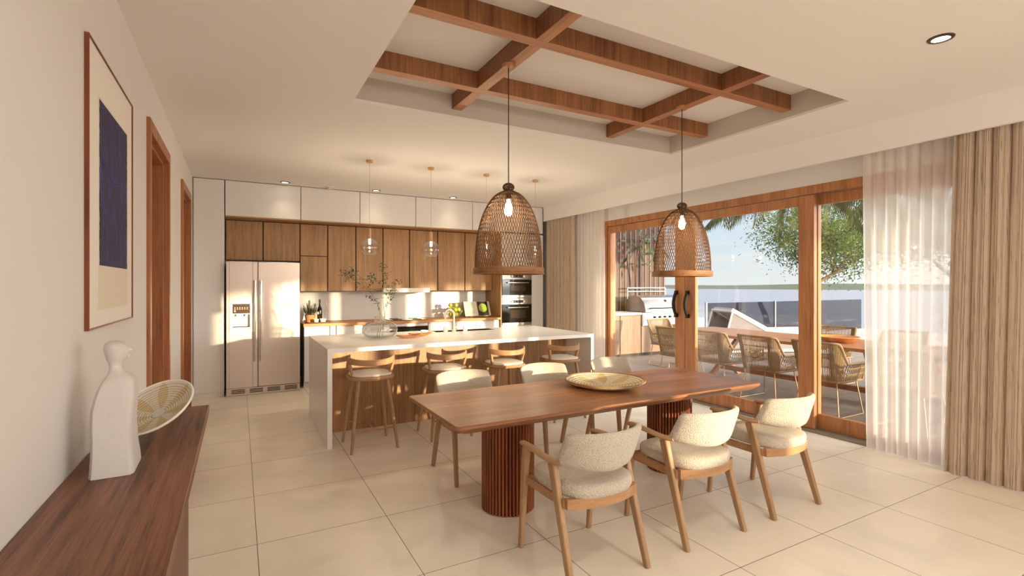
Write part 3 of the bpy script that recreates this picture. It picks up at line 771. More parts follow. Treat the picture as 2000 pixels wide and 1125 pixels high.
# ------------------------------------------------------------------ things on the worktop
tx, ty = 1.02, 7.92
o = MB().lathe([(0, 0), (.17, 0), (.18, .012), (.175, .012), (.165, .005), (0, .004)], (0,0,0), 36).build('round_tray', M['walnutx'], None, shift=(0,0,0)); o.location = (tx, ty, .9255)
tag(o, 'round dark wooden tray on the oak worktop beside the fridge', 'tray')
t = thing('herb_pot', (.925, 7.93, .9305), 'terracotta pot of green herbs on the worktop beside the fridge', 'plant')
MB().lathe([(0, .9305), (.058, .9305), (.078, 1.035), (.082, 1.04), (.076, 1.04), (.07, 1.02), (0, 1.02)], (.925, 7.93, 0), 24).build('pot', M['terracotta'], t)
m = MB(); rnd = random.Random(4)
for k in range(70):
    a = rnd.uniform(0, 2*PI); r_ = .055*rnd.random()**.5; b0 = Vector((.925+r_*math.cos(a), 7.93+r_*math.sin(a), 1.02)); lean = Vector((math.cos(a)*r_*1.1, math.sin(a)*r_*1.1, rnd.uniform(.10, .20)))
    m.tube([b0, b0+lean*.5, b0+lean], [.0016, .0014, .0008], 4)
    for q in range(9):
        c = b0 + lean*(.25+.08*q); an = rnd.uniform(0, 2*PI); m.leaf(c, (math.cos(an), math.sin(an), .9), (0, 0, 1), .022, .006)
m.build('foliage', M['herb'], t, angle=0, merge=False)
def bottle(name, x, y, sc, mat, capm, label, capname):
    t = thing(name, (x, y, .9305), label, 'bottle', 'bottles on the round tray')
    z = .9305
    MB().lathe([(0, z), (.033*sc, z), (.036*sc, z+.006), (.036*sc, z+.17*sc), (.030*sc, z+.20*sc), (.013*sc, z+.235*sc), (.012*sc, z+.29*sc), (.0, z+.29*sc)], (x, y, 0), 24).build('glass_body', mat, t)
    MB().lathe([(0, z+.285*sc), (.0145*sc, z+.285*sc), (.0145*sc, z+.335*sc), (0, z+.335*sc)], (x, y, 0), 16).build(capname, capm, t)
bottle('oil_bottle', 1.065, 7.98, 1.0, M['bottle'], M['bottle'], 'tall black oil bottle on the round tray', 'cap')
bottle('corked_bottle', 1.155, 7.97, .85, M['thin'], M['cork'], 'clear glass bottle with a pale stopper on the round tray', 'cork')
t = thing('glass_jar', (1.02, 7.86, .9305), 'small clear glass jar between the herbs and the black bottle', 'jar')
MB().lathe([(0, .9305), (.034, .9305), (.036, .94), (.036, 1.0), (.02, 1.03), (.018, 1.055)], (1.02, 7.86, 0), 24, cap=False).build('glass_body', M['thin'], t)
MB().lathe([(0, 1.05), (.02, 1.05), (.024, 1.07), (.012, 1.085), (0, 1.088)], (1.02, 7.86, 0), 16).build('stopper', M['cork'], t)
for x, y, r_, lb in ((1.09, 7.84, .05, 'white bowl in front of the black bottle on the round tray'), (.99, 7.79, .04, 'low white dish at the front of the round tray')):
    o = MB().lathe([(0, 0), (r_*.7, 0), (r_, .05), (r_*.94, .05), (r_*.66, .008), (0, .008)], (0,0,0), 24).build('small_bowl', M['white'], None, shift=(0,0,0)); o.location = (x, y, .9305 if x > 1 else .9305)
    tag(o, lb, 'bowl', 'bowls on the round tray')
# fruit bowl and cookbook
gx, gy = 3.20, 7.93
o = MB().lathe([(0, 0), (.06, 0), (.085, .01), (.145, .07), (.168, .125), (.163, .125), (.138, .07), (.08, .016), (0, .012)], (0,0,0), 32, cap=False).build('fruit_bowl', M['thin'], None, shift=(0,0,0)); o.location = (gx, gy, .9255)
tag(o, 'clear glass bowl of green fruit on the worktop beside the cookbook', 'bowl')
rnd = random.Random(3); first = None
spots = [(.055*math.cos(2*PI*k/4), .055*math.sin(2*PI*k/4), .060) for k in range(4)] + [(.092*math.cos(2*PI*k/6+.5), .092*math.sin(2*PI*k/6+.5), .138) for k in range(6)] + [(0, 0, .145), (.03, -.045, .216), (-.05, .01, .216)]
for k, (px_, py_, pz) in enumerate(spots):
    if first is None:
        o = MB().lathe([(0, -.036), (.02, -.034), (.036, -.012), (.037, .004), (.026, .024), (.015, .033), (.008, .037), (0, .038)], (0,0,0), 16).build('green_pear', M['pear'], None, shift=(0,0,0)); first = o
    else: o = first.copy(); COL.objects.link(o)
    o.location = (gx+px_, gy+py_, .9255+pz); o.rotation_euler = (rnd.uniform(-.15, .15), rnd.uniform(-.15, .15), rnd.uniform(0, 6))
    tag(o, 'yellow green fruit piled in the clear glass bowl by the cookbook', 'fruit', 'green fruit in the glass bowl')
cbx, cby = 3.655, 7.90
t = thing('cookbook', (cbx, cby, .926), 'open cookbook with a green dish on its right page, propped on the worktop', 'book')
Mt = Matrix.Translation((cbx, cby, .938)) @ Matrix.Rotation(math.radians(-22), 4, 'X')
m = MB(); m.box(-.252, .252, .006, .012, 0, .275, .001, M=Mt); m.build('cover', M['dark'], t)
m = MB(); m.box(-.247, -.003, -.012, .006, .004, .27, .003, M=Mt); m.build('left_page', M['paper'], t)
m = MB(); m.box(.003, .247, -.012, .006, .004, .27, .003, M=Mt); rp = m.build('right_page', M['paper'], t)
m = MB(); m.box(.006, .205, -.0135, -.012, .008, .266, M=Mt); m.build('page_picture', plain('picture_dark', lin(34, 28, 22), .4), rp)
Md = Mt @ Matrix.Translation((.105, -.0145, .15)) @ Matrix.Rotation(PI/2, 4, 'X')
m = MB(); m.lathe([(0, 0), (.08, 0), (.08, .0015), (0, .002)], (0,0,0), 24, M=Md); m.build('dish_picture', plain('picture_green', lin(150, 170, 60), .4), rp)
m = MB(); rnd = random.Random(2)
for k in range(14):
    if k == 5: continue
    m.box(-.215, -.215+.17*rnd.uniform(.75, 1), -.0128, -.012, .055+.0135*k, .0578+.0135*k, M=Mt)
m.build('text_lines', plain('print_grey', lin(140, 126, 110), .8), t)
m = MB(); m.box(-.16, .16, -.03, .012, -.010, 0, .002, M=Mt); m.box(-.012, .012, .012, .02, 0, .2, .002, M=Mt)
m.bar((cbx, cby+.10, 1.13), (cbx, cby+.14, .927), .02, .012); m.build('stand', M['bowlwood'], t)

# ------------------------------------------------------------------ bar stools
def make_stool():
    t = thing('bar_stool', (0, 0, 0), '', 'bar stool', 'bar stools at the island')
    sz = .655
    m = MB()
    def outline(r, n=40, p=3.2):
        out = []
        for k in range(n):
            a = 2*PI*k/n; c, s_ = math.cos(a), math.sin(a)
            q = (abs(c)**p + abs(s_)**p)**(-1/p); out.append((r*q*c, r*q*s_))
        return out
    def slab(secs): return [[Vector((x, y, z)) for x, y in outline(r)] for r, z in secs]
    m.sweep(slab([(.165, sz-.035), (.198, sz-.028), (.205, sz-.012), (.200, sz)])); m.build('seat', M['beechx'], t)
    m = MB(); m.sweep(slab([(.178, sz), (.184, sz+.008), (.178, sz+.018), (.14, sz+.024)])); m.build('cushion', M['linen_seat'], t)
    for sx in (-1, 1):
        for sy in (-1, 1):
            MB().tube([(sx*.125, sy*.125, sz-.02), (sx*.165, sy*.165, .33), (sx*.205, sy*.205, 0)], [.016, .0175, .0125], 12).build('leg', M['beech'], t)
    for sy in (-1, 1): MB().tube([(-.186, sy*.186, .19), (.186, sy*.186, .19)], .0085, 8).build('stretcher', M['beechx'], t)
    MB().tube([(0, -.186, .19), (0, .186, .19)], .0075, 8).build('stretcher', M['beechy'], t)
    # curved back rail on two flat uprights
    secs = []; n = 28; R = .205
    for k in range(n+1):
        a = math.radians(200 + 140*k/n)
        e = abs(2*k/n-1); hh = .026 + .003*e**3; th = .009 + .003*(1-e)
        c, s_ = math.cos(a), math.sin(a); zc = .783 + .018*e**2
        y_ = s_*R*1.0
        o = Vector((c*R*1.05, y_, zc)); nn = Vector((c, s_, 0)).normalized()
        secs.append([o+nn*th+Vector((0,0,hh*.8)), o+nn*th*.6+Vector((0,0,hh)), o-nn*th*.6+Vector((0,0,hh)), o-nn*th+Vector((0,0,hh*.8)),
                     o-nn*th+Vector((0,0,-hh*.8)), o-nn*th*.6+Vector((0,0,-hh)), o+nn*th*.6+Vector((0,0,-hh)), o+nn*th+Vector((0,0,-hh*.8))])
    MB().sweep(secs).build('back_rail', M['beechx'], t)
    for sx in (-1, 1):
        MB().bar((sx*.165, -.06, sz-.015), (sx*.195, -.085, .775), .022, .042, .020, .036, xdir=(1, 0, 0)).build('upright', M['beech'], t)
    return t
st = make_stool()
slb = ['bar stool at the end of the island nearest the fridge', 'bar stool second from the fridge end of the island', 'bar stool third from the fridge end of the island', 'bar stool at the end of the island nearest the glass doors']
for k, x in enumerate((1.06, 1.79, 2.46, 3.17)):
    if k == 0: st.location = (x, 4.672, 0); st['label'] = 'light oak ' + slb[0]
    else: dup(st, (x, 4.672, 0), 0, 'light oak ' + slb[k])

# ------------------------------------------------------------------ dining table
TZT = .712; tx0, tx1, ty0, ty1 = 1.02, 3.575, 2.475, 3.355; tcx, tcy = (tx0+tx1)/2, 2.915
t = thing('dining_table', (tcx, tcy, 0), 'long walnut dining table on two fluted pedestals', 'dining table')
def rr(i):  # outline inset by i, small corner radius
    r = .03; pts = []
    for cx_, cy_, a0 in ((tx1-r-i, ty1-r-i, 0), (tx0+r+i, ty1-r-i, 90), (tx0+r+i, ty0+r+i, 180), (tx1-r-i, ty0+r+i, 270)):
        for q in range(6):
            a = math.radians(a0+18*q); pts.append((cx_+r*math.cos(a), cy_+r*math.sin(a)))
    return pts
lo = lambda i, z: [Vector((x, y, z)) for x, y in rr(i)]
MB().sweep([lo(.055, TZT-.058), lo(.012, TZT-.030), lo(.0, TZT-.018), lo(.0, TZT-.003), lo(.003, TZT)]).build('tabletop', M['walnutx'], t)
for px_ in (1.575, 3.06):
    m = MB(); n = 46; sec = []
    for k in range(n):
        for q in range(5):
            a = 2*PI*(k + q/5)/n; r = .153 + .023*math.sin(PI*q/5)**.6
            sec.append((r*math.cos(a), r*math.sin(a)))
    m.sweep([[Vector((px_+x, tcy+.02+y, z)) for x, y in sec] for z in (0.002, TZT-.058)])
    m.build('pedestal', M['walnutz'], t, angle=25)
# woven tray on the table
WT = woven('straw_coil', lin(236, 224, 198), lin(222, 196, 142), 13, .30, 8, .55)
t = thing('woven_tray', (2.42, 2.965, TZT), 'large round woven straw tray on the dining table', 'tray')
z = 0
m = MB(); m.lathe([(0, .010), (.12, .011), (.20, .020), (.26, .036), (.292, .052)], (2.42, 2.965, TZT), 64, cap=False); m.lathe([(0, .001), (.13, .001), (.21, .011), (.27, .028), (.297, .047), (.292, .052)], (2.42, 2.965, TZT), 64, cap=False)
m.build('woven_dish', WT, t)
MB().tube([(2.42+.295*math.cos(2*PI*k/64), 2.965+.295*math.sin(2*PI*k/64), TZT+.051) for k in range(64)], .0065, 8, closed=True).build('rim', M['rope'], t)

# ------------------------------------------------------------------ dining chairs (facing +y)
def make_chair():
    t = thing('dining_chair', (0, 0, 0), '', 'chair', 'chairs around the dining table')
    for s_ in (-1, 1):
        MB().bar((s_*.237, .245, 0), (s_*.237, .185, .585), .026, .030, .034, .046, b=.005).build('front_leg', M['beech'], t)
        MB().bar((s_*.240, -.250, 0), (s_*.232, -.072, .572), .028, .034, .034, .054, b=.005).build('back_leg', M['beech'], t)
        # arm: flat bow from the front leg into the back
        secs = []; n = 16
        P = [Vector((s_*.243, .225, .598)), Vector((s_*.252, .10, .602)), Vector((s_*.250, -.02, .592)), Vector((s_*.238, -.09, .586)), Vector((s_*.218, -.135, .588))]
        for k in range(n+1):
            u = k/n*(len(P)-1); i = min(int(u), len(P)-2); f = u-i
            a, b_, c, d = P[max(i-1, 0)], P[i], P[i+1], P[min(i+2, len(P)-1)]
            p = .5*((2*b_) + (c-a)*f + (2*a-5*b_+4*c-d)*f*f + (3*b_-a-3*c+d)*f**3)
            tn = (c-a).normalized() if i else (c-b_).normalized(); sd = tn.cross(Vector((0, 0, 1))).normalized()
            w_ = .023 if k else .015; h_ = .0135 if k else .009
            secs.append([p+sd*w_*math.cos(q*PI/6)+Vector((0, 0, h_*math.sin(q*PI/6))) for q in range(12)])
        MB().sweep(secs).build('armrest', M['beechy'], t)
    # seat frame: bowed apron
    m = MB(); n = 20; secs = []
    for k in range(n+1):
        u = -1+2*k/n; x = u*.222; y = -.175 - .052*(1-u*u)
        secs.append([Vector((x, y-.012, .372)), Vector((x, y+.012, .372)), Vector((x, y+.012, .425)), Vector((x, y-.012, .425))])
    m.sweep(secs)
    m.box(-.222, .222, .185, .21, .375, .42, .003); 
    for s_ in (-1, 1): m.bar((s_*.225, .205, .395), (s_*.222, -.165, .395), .02, .045, b=.003)
    m.build('seat_frame', M['beechx'], t)
    # seat cushion: rounded slab, bowed at the back
    m = MB(); N = 44
    def outl(f, z):
        out = []
        for k in range(N):
            a = 2*PI*k/N; c, s2 = math.cos(a), math.sin(a); p = 4.2
            q = (abs(c)**p + abs(s2)**p)**(-1/p); x = .222*q*c*f; y = .205*q*s2*f
            if y < 0: y -= .045*(1-(x/.222)**2)*(-y/.205)
            out.append(Vector((x, y, z)))
        return out
    m.sweep([outl(.94, .418), outl(.99, .424), outl(1.015, .440), outl(1.015, .462), outl(.985, .478), outl(.93, .485), outl(.6, .490), outl(.15, .491)])
    m.build('seat_cushion', M['boucle'], t, angle=70)
    # upholstered back: bowed shell
    m = MB(); nu, nv = 30, 14
    def shell(u, v, side):
        # u -1..1 across, v 0..1 up
        half = .238 - .020*abs(2*v-1)**9
        ang = u*.92; q = (1-math.cos(ang))/(1-math.cos(.92))
        x = half*math.sin(ang)/math.sin(.92); y = (1-v)*(-.252 + .155*q) + v*(-.302 + .105*q)
        z = (1-v)*(.548 + .024*q) + v*(.757 - .008*q)
        th = .021*math.sqrt(max(0, 1-(abs(u)**8)))*math.sqrt(max(0, 1-abs(2*v-1)**6)) + .002
        nn = Vector((math.sin(ang)*.8, -math.cos(ang), .15)).normalized()
        return Vector((x, y, z)) + nn*th*side
    loop = []
    V1 = m.grid(lambda i, j: shell(-1+2*i/nu, j/nv, 1), nu+1, nv+1)
    V2 = m.grid(lambda i, j: shell(-1+2*i/nu, j/nv, -1), nu+1, nv+1)
    def stitch(A, B):
        for k in range(len(A)-1):
            try: m.bm.faces.new([A[k], A[k+1], B[k+1], B[k]])
            except ValueError: pass
    stitch([V1[i][0] for i in range(nu+1)], [V2[i][0] for i in range(nu+1)]); stitch([V1[i][nv] for i in range(nu+1)], [V2[i][nv] for i in range(nu+1)])
    stitch(V1[0], V2[0]); stitch(V1[nu], V2[nu])
    m.build('backrest', M['boucle'], t, angle=80)
    return t
ch = make_chair()
CX = (1.628, 2.415, 3.185)
near = ['cream boucle dining chair on the camera side of the table, nearest the camera', 'cream boucle dining chair in the middle of the camera side of the table', 'cream boucle dining chair on the camera side of the table, nearest the glass doors']
farl = ['cream boucle dining chair on the island side of the table, nearest the fridge', 'cream boucle dining chair in the middle of the island side of the table', 'cream boucle dining chair on the island side of the table, nearest the glass doors']
for k, x in enumerate(CX):
    if k == 0: ch.location = (x, 2.192, 0); ch['label'] = near[0]
    else: dup(ch, (x, 2.205, 0), 0, near[k])
    dup(ch, (x+.003, 3.635, 0), PI, farl[k])

# ------------------------------------------------------------------ basket lamps
def make_basket(x, y, label):
    t = thing('basket_lamp', (x, y, 1.545), label, 'pendant lamp', 'woven basket lamps over the table')
    zb, zt = 1.59, 2.095; Rb = .224
    def rad(u):  # u 0 at the rim .. 1 at the crown
        return .048 + (Rb-.048)*(max(0, 1-u**2.35))**.62
    N, n, rows = 146, 80, 9.0
    m = MB()
    for k in range(N):
        for sg in (1,):
            pts = []
            for j in range(n+1):
                u = j/n; uu = 1-(1-u)**1.15
                a = 2*PI*k/N + (1 if k % 2 else -1)*.88*(PI/N)*math.sin(2*PI*rows*uu)
                r = rad(uu)
                pts.append((x+r*math.cos(a), y+r*math.sin(a), zb+(zt-zb)*uu))
            m.tube(pts, .0022, 4, cap=False)
    m.build('woven_shade', M['rattan'], t, angle=60, merge=False)
    MB().lathe([(.221, 1.592), (.236, 1.59), (.239, 1.575), (.236, 1.56), (.241, 1.555), (.240, 1.547), (.228, 1.545), (.219, 1.555)], (x, y, 0), 56, cap=False).lathe([(.219, 1.555), (.221, 1.592)], (x, y, 0), 56, cap=False).build('rim', M['rattan_rim'], t)
    m = MB()
    m.lathe([(.03, 2.09), (.052, 2.093), (.05, 2.10), (.034, 2.106)], (x, y, 0), 24)
    for q in range(18):  # openwork ball
        for sg in (-1, 1):
            pts = []
            for j in range(11):
                th = PI*(.08+.84*j/10); a = 2*PI*q/18 + sg*1.2*j/10
                pts.append((x+.038*math.sin(th)*math.cos(a), y+.038*math.sin(th)*math.sin(a), 2.130-.027*math.cos(th)))
            m.tube(pts, .0026, 4)
    m.build('crown_knob', M['knob'], t, merge=False)
    MB().tube([(x, y, 2.10), (x, y, 2.935)], .0035, 8).build('cord', M['cord'], t)
    MB().lathe([(0, 2.928), (.042, 2.928), (.044, 2.932), (.044, BZ), (0, BZ)], (x, y, 0), 28).build('ceiling_cap', M['beamy'], t)
    MB().lathe([(.018, 2.10), (.018, 2.055), (.014, 2.05), (0, 2.05)], (x, y, 0), 16).build('bulb_socket', M['bronze'], t)
    MB().lathe([(.011, 2.055), (.014, 2.035), (.026, 2.0), (.030, 1.975), (.026, 1.953), (.012, 1.938), (0, 1.935)], (x, y, 0), 20).build('bulb', M['bulb'], t)
    pt_light('bulb_light', t, (0, 0, .40), 7, (1, .78, .52), .03)
    return t
LY = 2.945
lamp = make_basket(1.585, LY, 'large woven basket pendant over the table, nearer the island')
dup(lamp, (3.215, LY, 1.545), 0, 'large woven basket pendant over the table, nearer the glass doors')

# ------------------------------------------------------------------ glass pendants over the island
def make_globe(x, y, label):
    t = thing('glass_pendant', (x, y, 1.80), label, 'pendant lamp', 'glass pendants over the island')
    MB().lathe([(0, 2.855), (.036, 2.855), (.037, 2.858), (.037, ZC), (0, ZC)], (x, y, 0), 28).build('ceiling_cap', M['honey'], t)
    MB().tube([(x, y, 2.10), (x, y, 2.86)], .0018, 6).build('cord', M['wire'], t)
    MB().lathe([(0, 2.115), (.008, 2.115), (.0165, 2.108), (.0165, 1.998), (0, 1.998)], (x, y, 0), 20).build('wooden_stem', M['honey'], t)
    MB().lathe([(0, 1.995), (.0135, 1.995), (.0135, 1.945), (.011, 1.938), (0, 1.938)], (x, y, 0), 16).build('bulb', M['led'], t)
    R = .100; c = 1.898; pr = [(R*math.sin(a), c+R*math.cos(a)) for a in [PI*(.06+.74*k/22) for k in range(23)]]
    inn = [(r-.0025, zz) for r, zz in reversed(pr)]
    MB().lathe(pr+inn, (x, y, 0), 36, cap=False).build('glass_globe', M['thin'], t, angle=60)
    pt_light('bulb_light', t, (0, 0, .10), 6, (1, .82, .58), .008)
    return t
gl = make_globe(1.288, 5.69, 'clear glass globe pendant over the island, nearest the fridge')
gll = ['', 'clear glass globe pendant over the island, second from the fridge', 'clear glass globe pendant over the island, seen through the basket lamp on its left side', 'clear glass globe pendant over the island, nearest the oven tower']
for k, x in enumerate((2.012, 2.745, 3.466), 1): dup(gl, (x, 5.69, 1.80), 0, gll[k])

# ------------------------------------------------------------------ ceiling fittings
def make_down(x, y, label, energy):
    t = thing('recessed_downlight', (x, y, ZC), label, 'downlight', 'recessed downlights')
    MB().lathe([(.042, ZC-.001), (.044, ZC-.008), (.060, ZC-.006), (.064, ZC)], (x, y, 0), 36, cap=False).build('trim_ring', M['bronze'], t)
    MB().lathe([(0, ZC-.003), (.043, ZC-.003), (.043, ZC-.0005), (0, ZC-.0005)], (x, y, 0), 28).build('lens', M['lens'], t)
    pt_light('downlight_beam', t, (0, 0, -.02), energy, (1, .80, .54), .05, 'SPOT', math.radians(100), 1.0)
    return t
DE = 3.5
dn = make_down(.551, 7.45, 'recessed downlight in front of the cabinets over the fridge', DE)
for x, y, lb in ((1.78, 7.44, 'recessed downlight between the glass pendant and the smoke detector'), (3.005, 7.455, 'recessed downlight by the top cabinets, nearest the oven tower'), (3.508, 1.32, 'large looking recessed downlight at the right of the ceiling'),
                 (.56, 1.34, 'recessed downlight above the console'), (.12, 4.9, 'recessed downlight near the first door')): 
    if (x, y) in ((.56, 1.34), (.12, 4.9)): continue
    dup(dn, (x, y, ZC), 0, lb)
sx_, sy_ = 1.14, 7.485
t = thing('smoke_detector', (sx_, sy_, ZC), 'round white smoke detector on the ceiling over the fridge end', 'smoke detector')
MB().lathe([(.055, ZC), (.058, ZC-.012), (.05, ZC-.018)], (sx_, sy_, 0), 32).build('base', M['plastic'], t)
m = MB(); m.lathe([(.05, ZC-.018), (.046, ZC-.030), (.025, ZC-.036), (0, ZC-.037)], (sx_, sy_, 0), 32, cap=False); m.build('sensor_head', M['plastic'], t)
m = MB()
for k in range(10): a = 2*PI*k/10; m.box(-.006, .006, .0475, .0515, ZC-.027, ZC-.020, M=Matrix.Translation((sx_, sy_, 0)) @ Matrix.Rotation(a, 4, 'Z'))
m.build('sensor_slots', M['dark'], t)

# ------------------------------------------------------------------ art, console, statue, basket on the left
ay0, ay1, az0, az1 = 2.504, 3.425, 1.292, 2.462
t = thing('framed_print', (XL, (ay0+ay1)/2, az0), 'tall framed blue abstract print on the left wall', 'picture')
m = MB(); f_ = .007; xf = XL+.016
m.box(XL, xf, ay0, ay0+f_, az0, az1, .001); m.box(XL, xf, ay1-f_, ay1, az0, az1, .001); m.box(XL, xf, ay0+f_, ay1-f_, az0, az0+f_, .001); m.box(XL, xf, ay0+f_, ay1-f_, az1-f_, az1, .001)
m.build('frame', M['picframe'], t)
box('mount', M['mat'], XL+.002, XL+.010, ay0+f_, ay1-f_, az0+f_, az1-f_, t, 0)
box('print', M['paper'], XL+.010, XL+.0112, ay0+.17, ay1-.13, az0+.075, az1-.19, t, 0)
m = MB(); rnd = random.Random(11)
e0, e1, g0, g1 = ay0+.185, ay1-.145, az0+.265, az1-.20; n = 60
L_ = [Vector((XL+.0118, e0+rnd.uniform(-.004, .004), g0+(g1-g0)*k/n)) for k in range(n+1)]; R_ = [Vector((XL+.0118, e1+rnd.uniform(-.004, .004), g0+(g1-g0)*k/n)) for k in range(n+1)]
vl = [m.bm.verts.new(p) for p in L_]; vr = [m.bm.verts.new(p) for p in R_]
for k in range(n): m.bm.faces.new([vl[k], vr[k], vr[k+1], vl[k+1]])
m.build('blue_field', M['art'], t, angle=0)
m = MB(); pts = [(XL+.0120, e0+(e1-e0)*k/14, g0+.445+.02*math.cos(k*.5)+rnd.uniform(-.008, .008)-.004*k) for k in range(15)]
m.tube(pts, .0018, 5, flat=1); m.build('brush_line', M['artline'], t)

t = thing('console_table', (-.335, 1.5, 0), 'dark walnut console table along the left wall', 'console table')
box('tabletop', M['console'], XL+.003, -.147, -.55, 3.282, .758, .80, t, .002)
for a, c in ((1.50, 2.07), (-.45, .1)): box('leg', M['consolez'], XL+.02, -.155, a, c, 0, .758, t, .002)
# statue: slab body with rounded shoulder, neck, head in profile
stx, sty = -.395, 2.30
u_ = Vector((math.cos(.02), math.sin(.02), 0)); v_ = Vector((-math.sin(.02), math.cos(.02), 0))   # across, away
def sec(z, cu, hu, hv, p=4, cv=0):
    out = []
    for k in range(36):
        a = 2*PI*k/36; c, s_ = math.cos(a), math.sin(a); q = (abs(c)**p+abs(s_)**p)**(-1/p)
        out.append(Vector((stx, sty, z)) + u_*(cu+hu*q*c) + v_*(cv+hv*q*s_))
    return out
SD = [(.801, 0, .064, .105, 14), (.83, 0, .062, .103, 14), (.88, -.002, .058, .098, 14), (.93, -.003, .057, .092, 14), (.98, -.005, .058, .084, 13), (1.03, -.003, .060, .076, 12), (1.07, .002, .057, .070, 11), (1.10, .006, .053, .066, 9), (1.12, .009, .048, .060, 8),
      (1.135, .010, .041, .052, 6), (1.148, .006, .030, .038, 4), (1.158, .001, .022, .028, 3), (1.172, -.002, .0185, .021, 2.2), (1.186, -.003, .020, .022, 2), (1.198, -.001, .027, .029, 2), (1.210, .002, .033, .035, 2), (1.225, .002, .037, .039, 2), (1.24, .0, .037, .039, 2), (1.252, -.003, .033, .035, 2), (1.262, -.005, .025, .027, 2), (1.268, -.006, .012, .013, 2)]
m = MB(); m.sweep([sec(*s_) for s_ in SD])
m.lathe([(.012, -.012), (.009, .002), (.004, .011), (0, .013)], Vector((stx, sty, 1.232))+u_*.036, 12, M=Matrix.Rotation(PI/2, 4, 'Y'))
m.ball(Vector((stx, sty, 1.212))+u_*.034, .009, 10)
o = m.build('stone_statue', M['stone'], None, loc=(stx, sty, .80), angle=40)
tag(o, 'white carved stone figure on the dark console table', 'statue')
# leaning straw basket
WT2 = woven('straw_coil_star', lin(226, 216, 198), lin(214, 192, 150), 15, .16, 7, .6)
bc = Vector((-.318, 2.74, .893))
vw = (bc - Vector((0, 0, H))).normalized(); rt_ = vw.cross(Vector((0, 0, 1))).normalized(); up_ = rt_.cross(vw)
nb = (-vw*.56 + (rt_*-.50 + up_*.87)*.83).normalized()
rot = nb.to_track_quat('Z', 'Y')
t = thing('straw_basket', bc, 'shallow straw basket with a star pattern propped on the console table', 'basket')
m = MB(); m.lathe([(0, 0), (.03, .0), (.09, .012), (.135, .03), (.158, .048)], (0,0,0), 56, cap=False); m.lathe([(0, -.006), (.05, -.006), (.11, .008), (.150, .030), (.163, .046), (.158, .048)], (0,0,0), 56, cap=False)
d_ = m.build('woven_dish', WT2, t, shift=(0,0,0))
d2_ = MB().lathe([(0, .0015), (.026, .0015), (.026, .004), (0, .005)], (0,0,0), 24).build('center_button', M['stone'], t, shift=(0,0,0))
r2_ = MB().tube([(.161*math.cos(2*PI*k/56), .161*math.sin(2*PI*k/56), .047) for k in range(56)], .005, 8, closed=True).build('rim', M['mat'], t, shift=(0,0,0))
t.rotation_mode = 'QUATERNION'; t.rotation_quaternion = rot

# ------------------------------------------------------------------ the terrace
struct(MB().box(XR+.25, 12.2, -12, 9.2, -.12, -.012).build('terrace_floor', M['deck'], angle=0))
struct(MB().box(12.2, 19, -12, 60, -.2, -.02).box(XR+.25, 12.2, 9.2, 60, -.2, -.02).build('ground', M['sand'], angle=0))
w = MB(); w.box(19, 3000, -2500, 3500, -3.2, -3.0); struct(w.build('sea', M['sea'], angle=0))
m = MB(); n = 60
def ridge(i, j):
    y = -400 + 1900*i/(n-1); x = 560
    h = 1.6 + .7*math.sin(i*.37)+.5*math.sin(i*.9)
    return (x + (0, 30, 60)[j], y, (-3.0, h+1.1, -3.0)[j])
m.grid(ridge, n, 3); o = struct(m.build('far_shore', M['land'], angle=0))
# unseen slab added beyond the frame: it cuts the low sun above the worktop
struct(MB().box(XR+.2, 11.6, -7.7, -.45, 2.9, 3.15).box(11.4, 11.6, -7.7, -7.5, -.01, 2.9).build('unseen_sun_blocker', M['wall'], angle=0))

# outdoor rope chair, facing +x
def make_rope():
    t = thing('rope_chair', (0, 0, 0), '', 'outdoor chair', 'rope chairs at the outdoor table')
    # U shaped path: arm, back, arm
    P = []
    W, D = .27, .26; rc = .10
    for k in range(7): P.append((D - (2*D-rc)*k/6, W))
    for k in range(1, 7): a = PI/2 + PI/2*k/6; P.append((-D+rc+rc*math.cos(a), W-rc+rc*math.sin(a)))
    for k in range(1, 9): P.append((-D, (W-rc) - 2*(W-rc)*k/8))
    for k in range(1, 7): a = PI + PI/2*k/6; P.append((-D+rc+rc*math.cos(a), -W+rc+rc*math.sin(a)))
    for k in range(1, 7): P.append((-D+rc + (2*D-rc)*k/6, -W))
    def topz(x): u = max(0, min(1, (-x-.10)/.12)); return .60 + .235*u*u*(3-2*u)
    lo_, hi_ = [], []
    for x, y in P:
        zt = topz(x); rake = -.06*((zt-.42)/.4) if x < -.05 else 0
        hi_.append(Vector((x+rake, y*1.03, zt))); lo_.append(Vector((x*.92, y*.90, .40)))
    m = MB(); m.tube(hi_, .016, 8); m.tube(lo_, .011, 8)
    mid = [a.lerp(b_, .38) for a, b_ in zip(lo_, hi_)]; mid2 = [a.lerp(b_, .72) for a, b_ in zip(lo_, hi_)]
    m.tube(mid, .006, 6); m.tube(mid2, .006, 6)
    m.tube([hi_[0], lo_[0]], .013, 8); m.tube([hi_[-1], lo_[-1]], .013, 8)
    m.build('frame', M['rope'], t)
    m = MB(); n = 66; L = len(P)-1
    def at(A, u): u = max(0, min(1, u))*L; i = min(int(u), L-1); return A[i].lerp(A[i+1], u-i)
    for k in range(n):
        u = (k+.5)/n
        m.tube([at(lo_, u-.014), at(lo_, u).lerp(at(hi_, u+.002), .5), at(hi_, u+.018)], .006, 5, cap=False)
    m.build('rope_weave', M['rope'], t, merge=False)
    m = MB(); m.box(-.23, .25, -.235, .235, .385, .405, .004); m.build('seat', M['rope'], t)
    m = MB(); m.box(-.21, .25, -.22, .22, .405, .465, .022, 3); m.build('cushion', M['cushion'], t)
    for s_ in (-1, 1):
        MB().tube([(-.20, s_*.20, .39), (-.25, s_*.25, .008), (.25, s_*.25, .008), (.20, s_*.20, .39)], .007, 8).build('leg', M['brass'], t)
    return t
rc_ = make_rope(); GZ = -.012
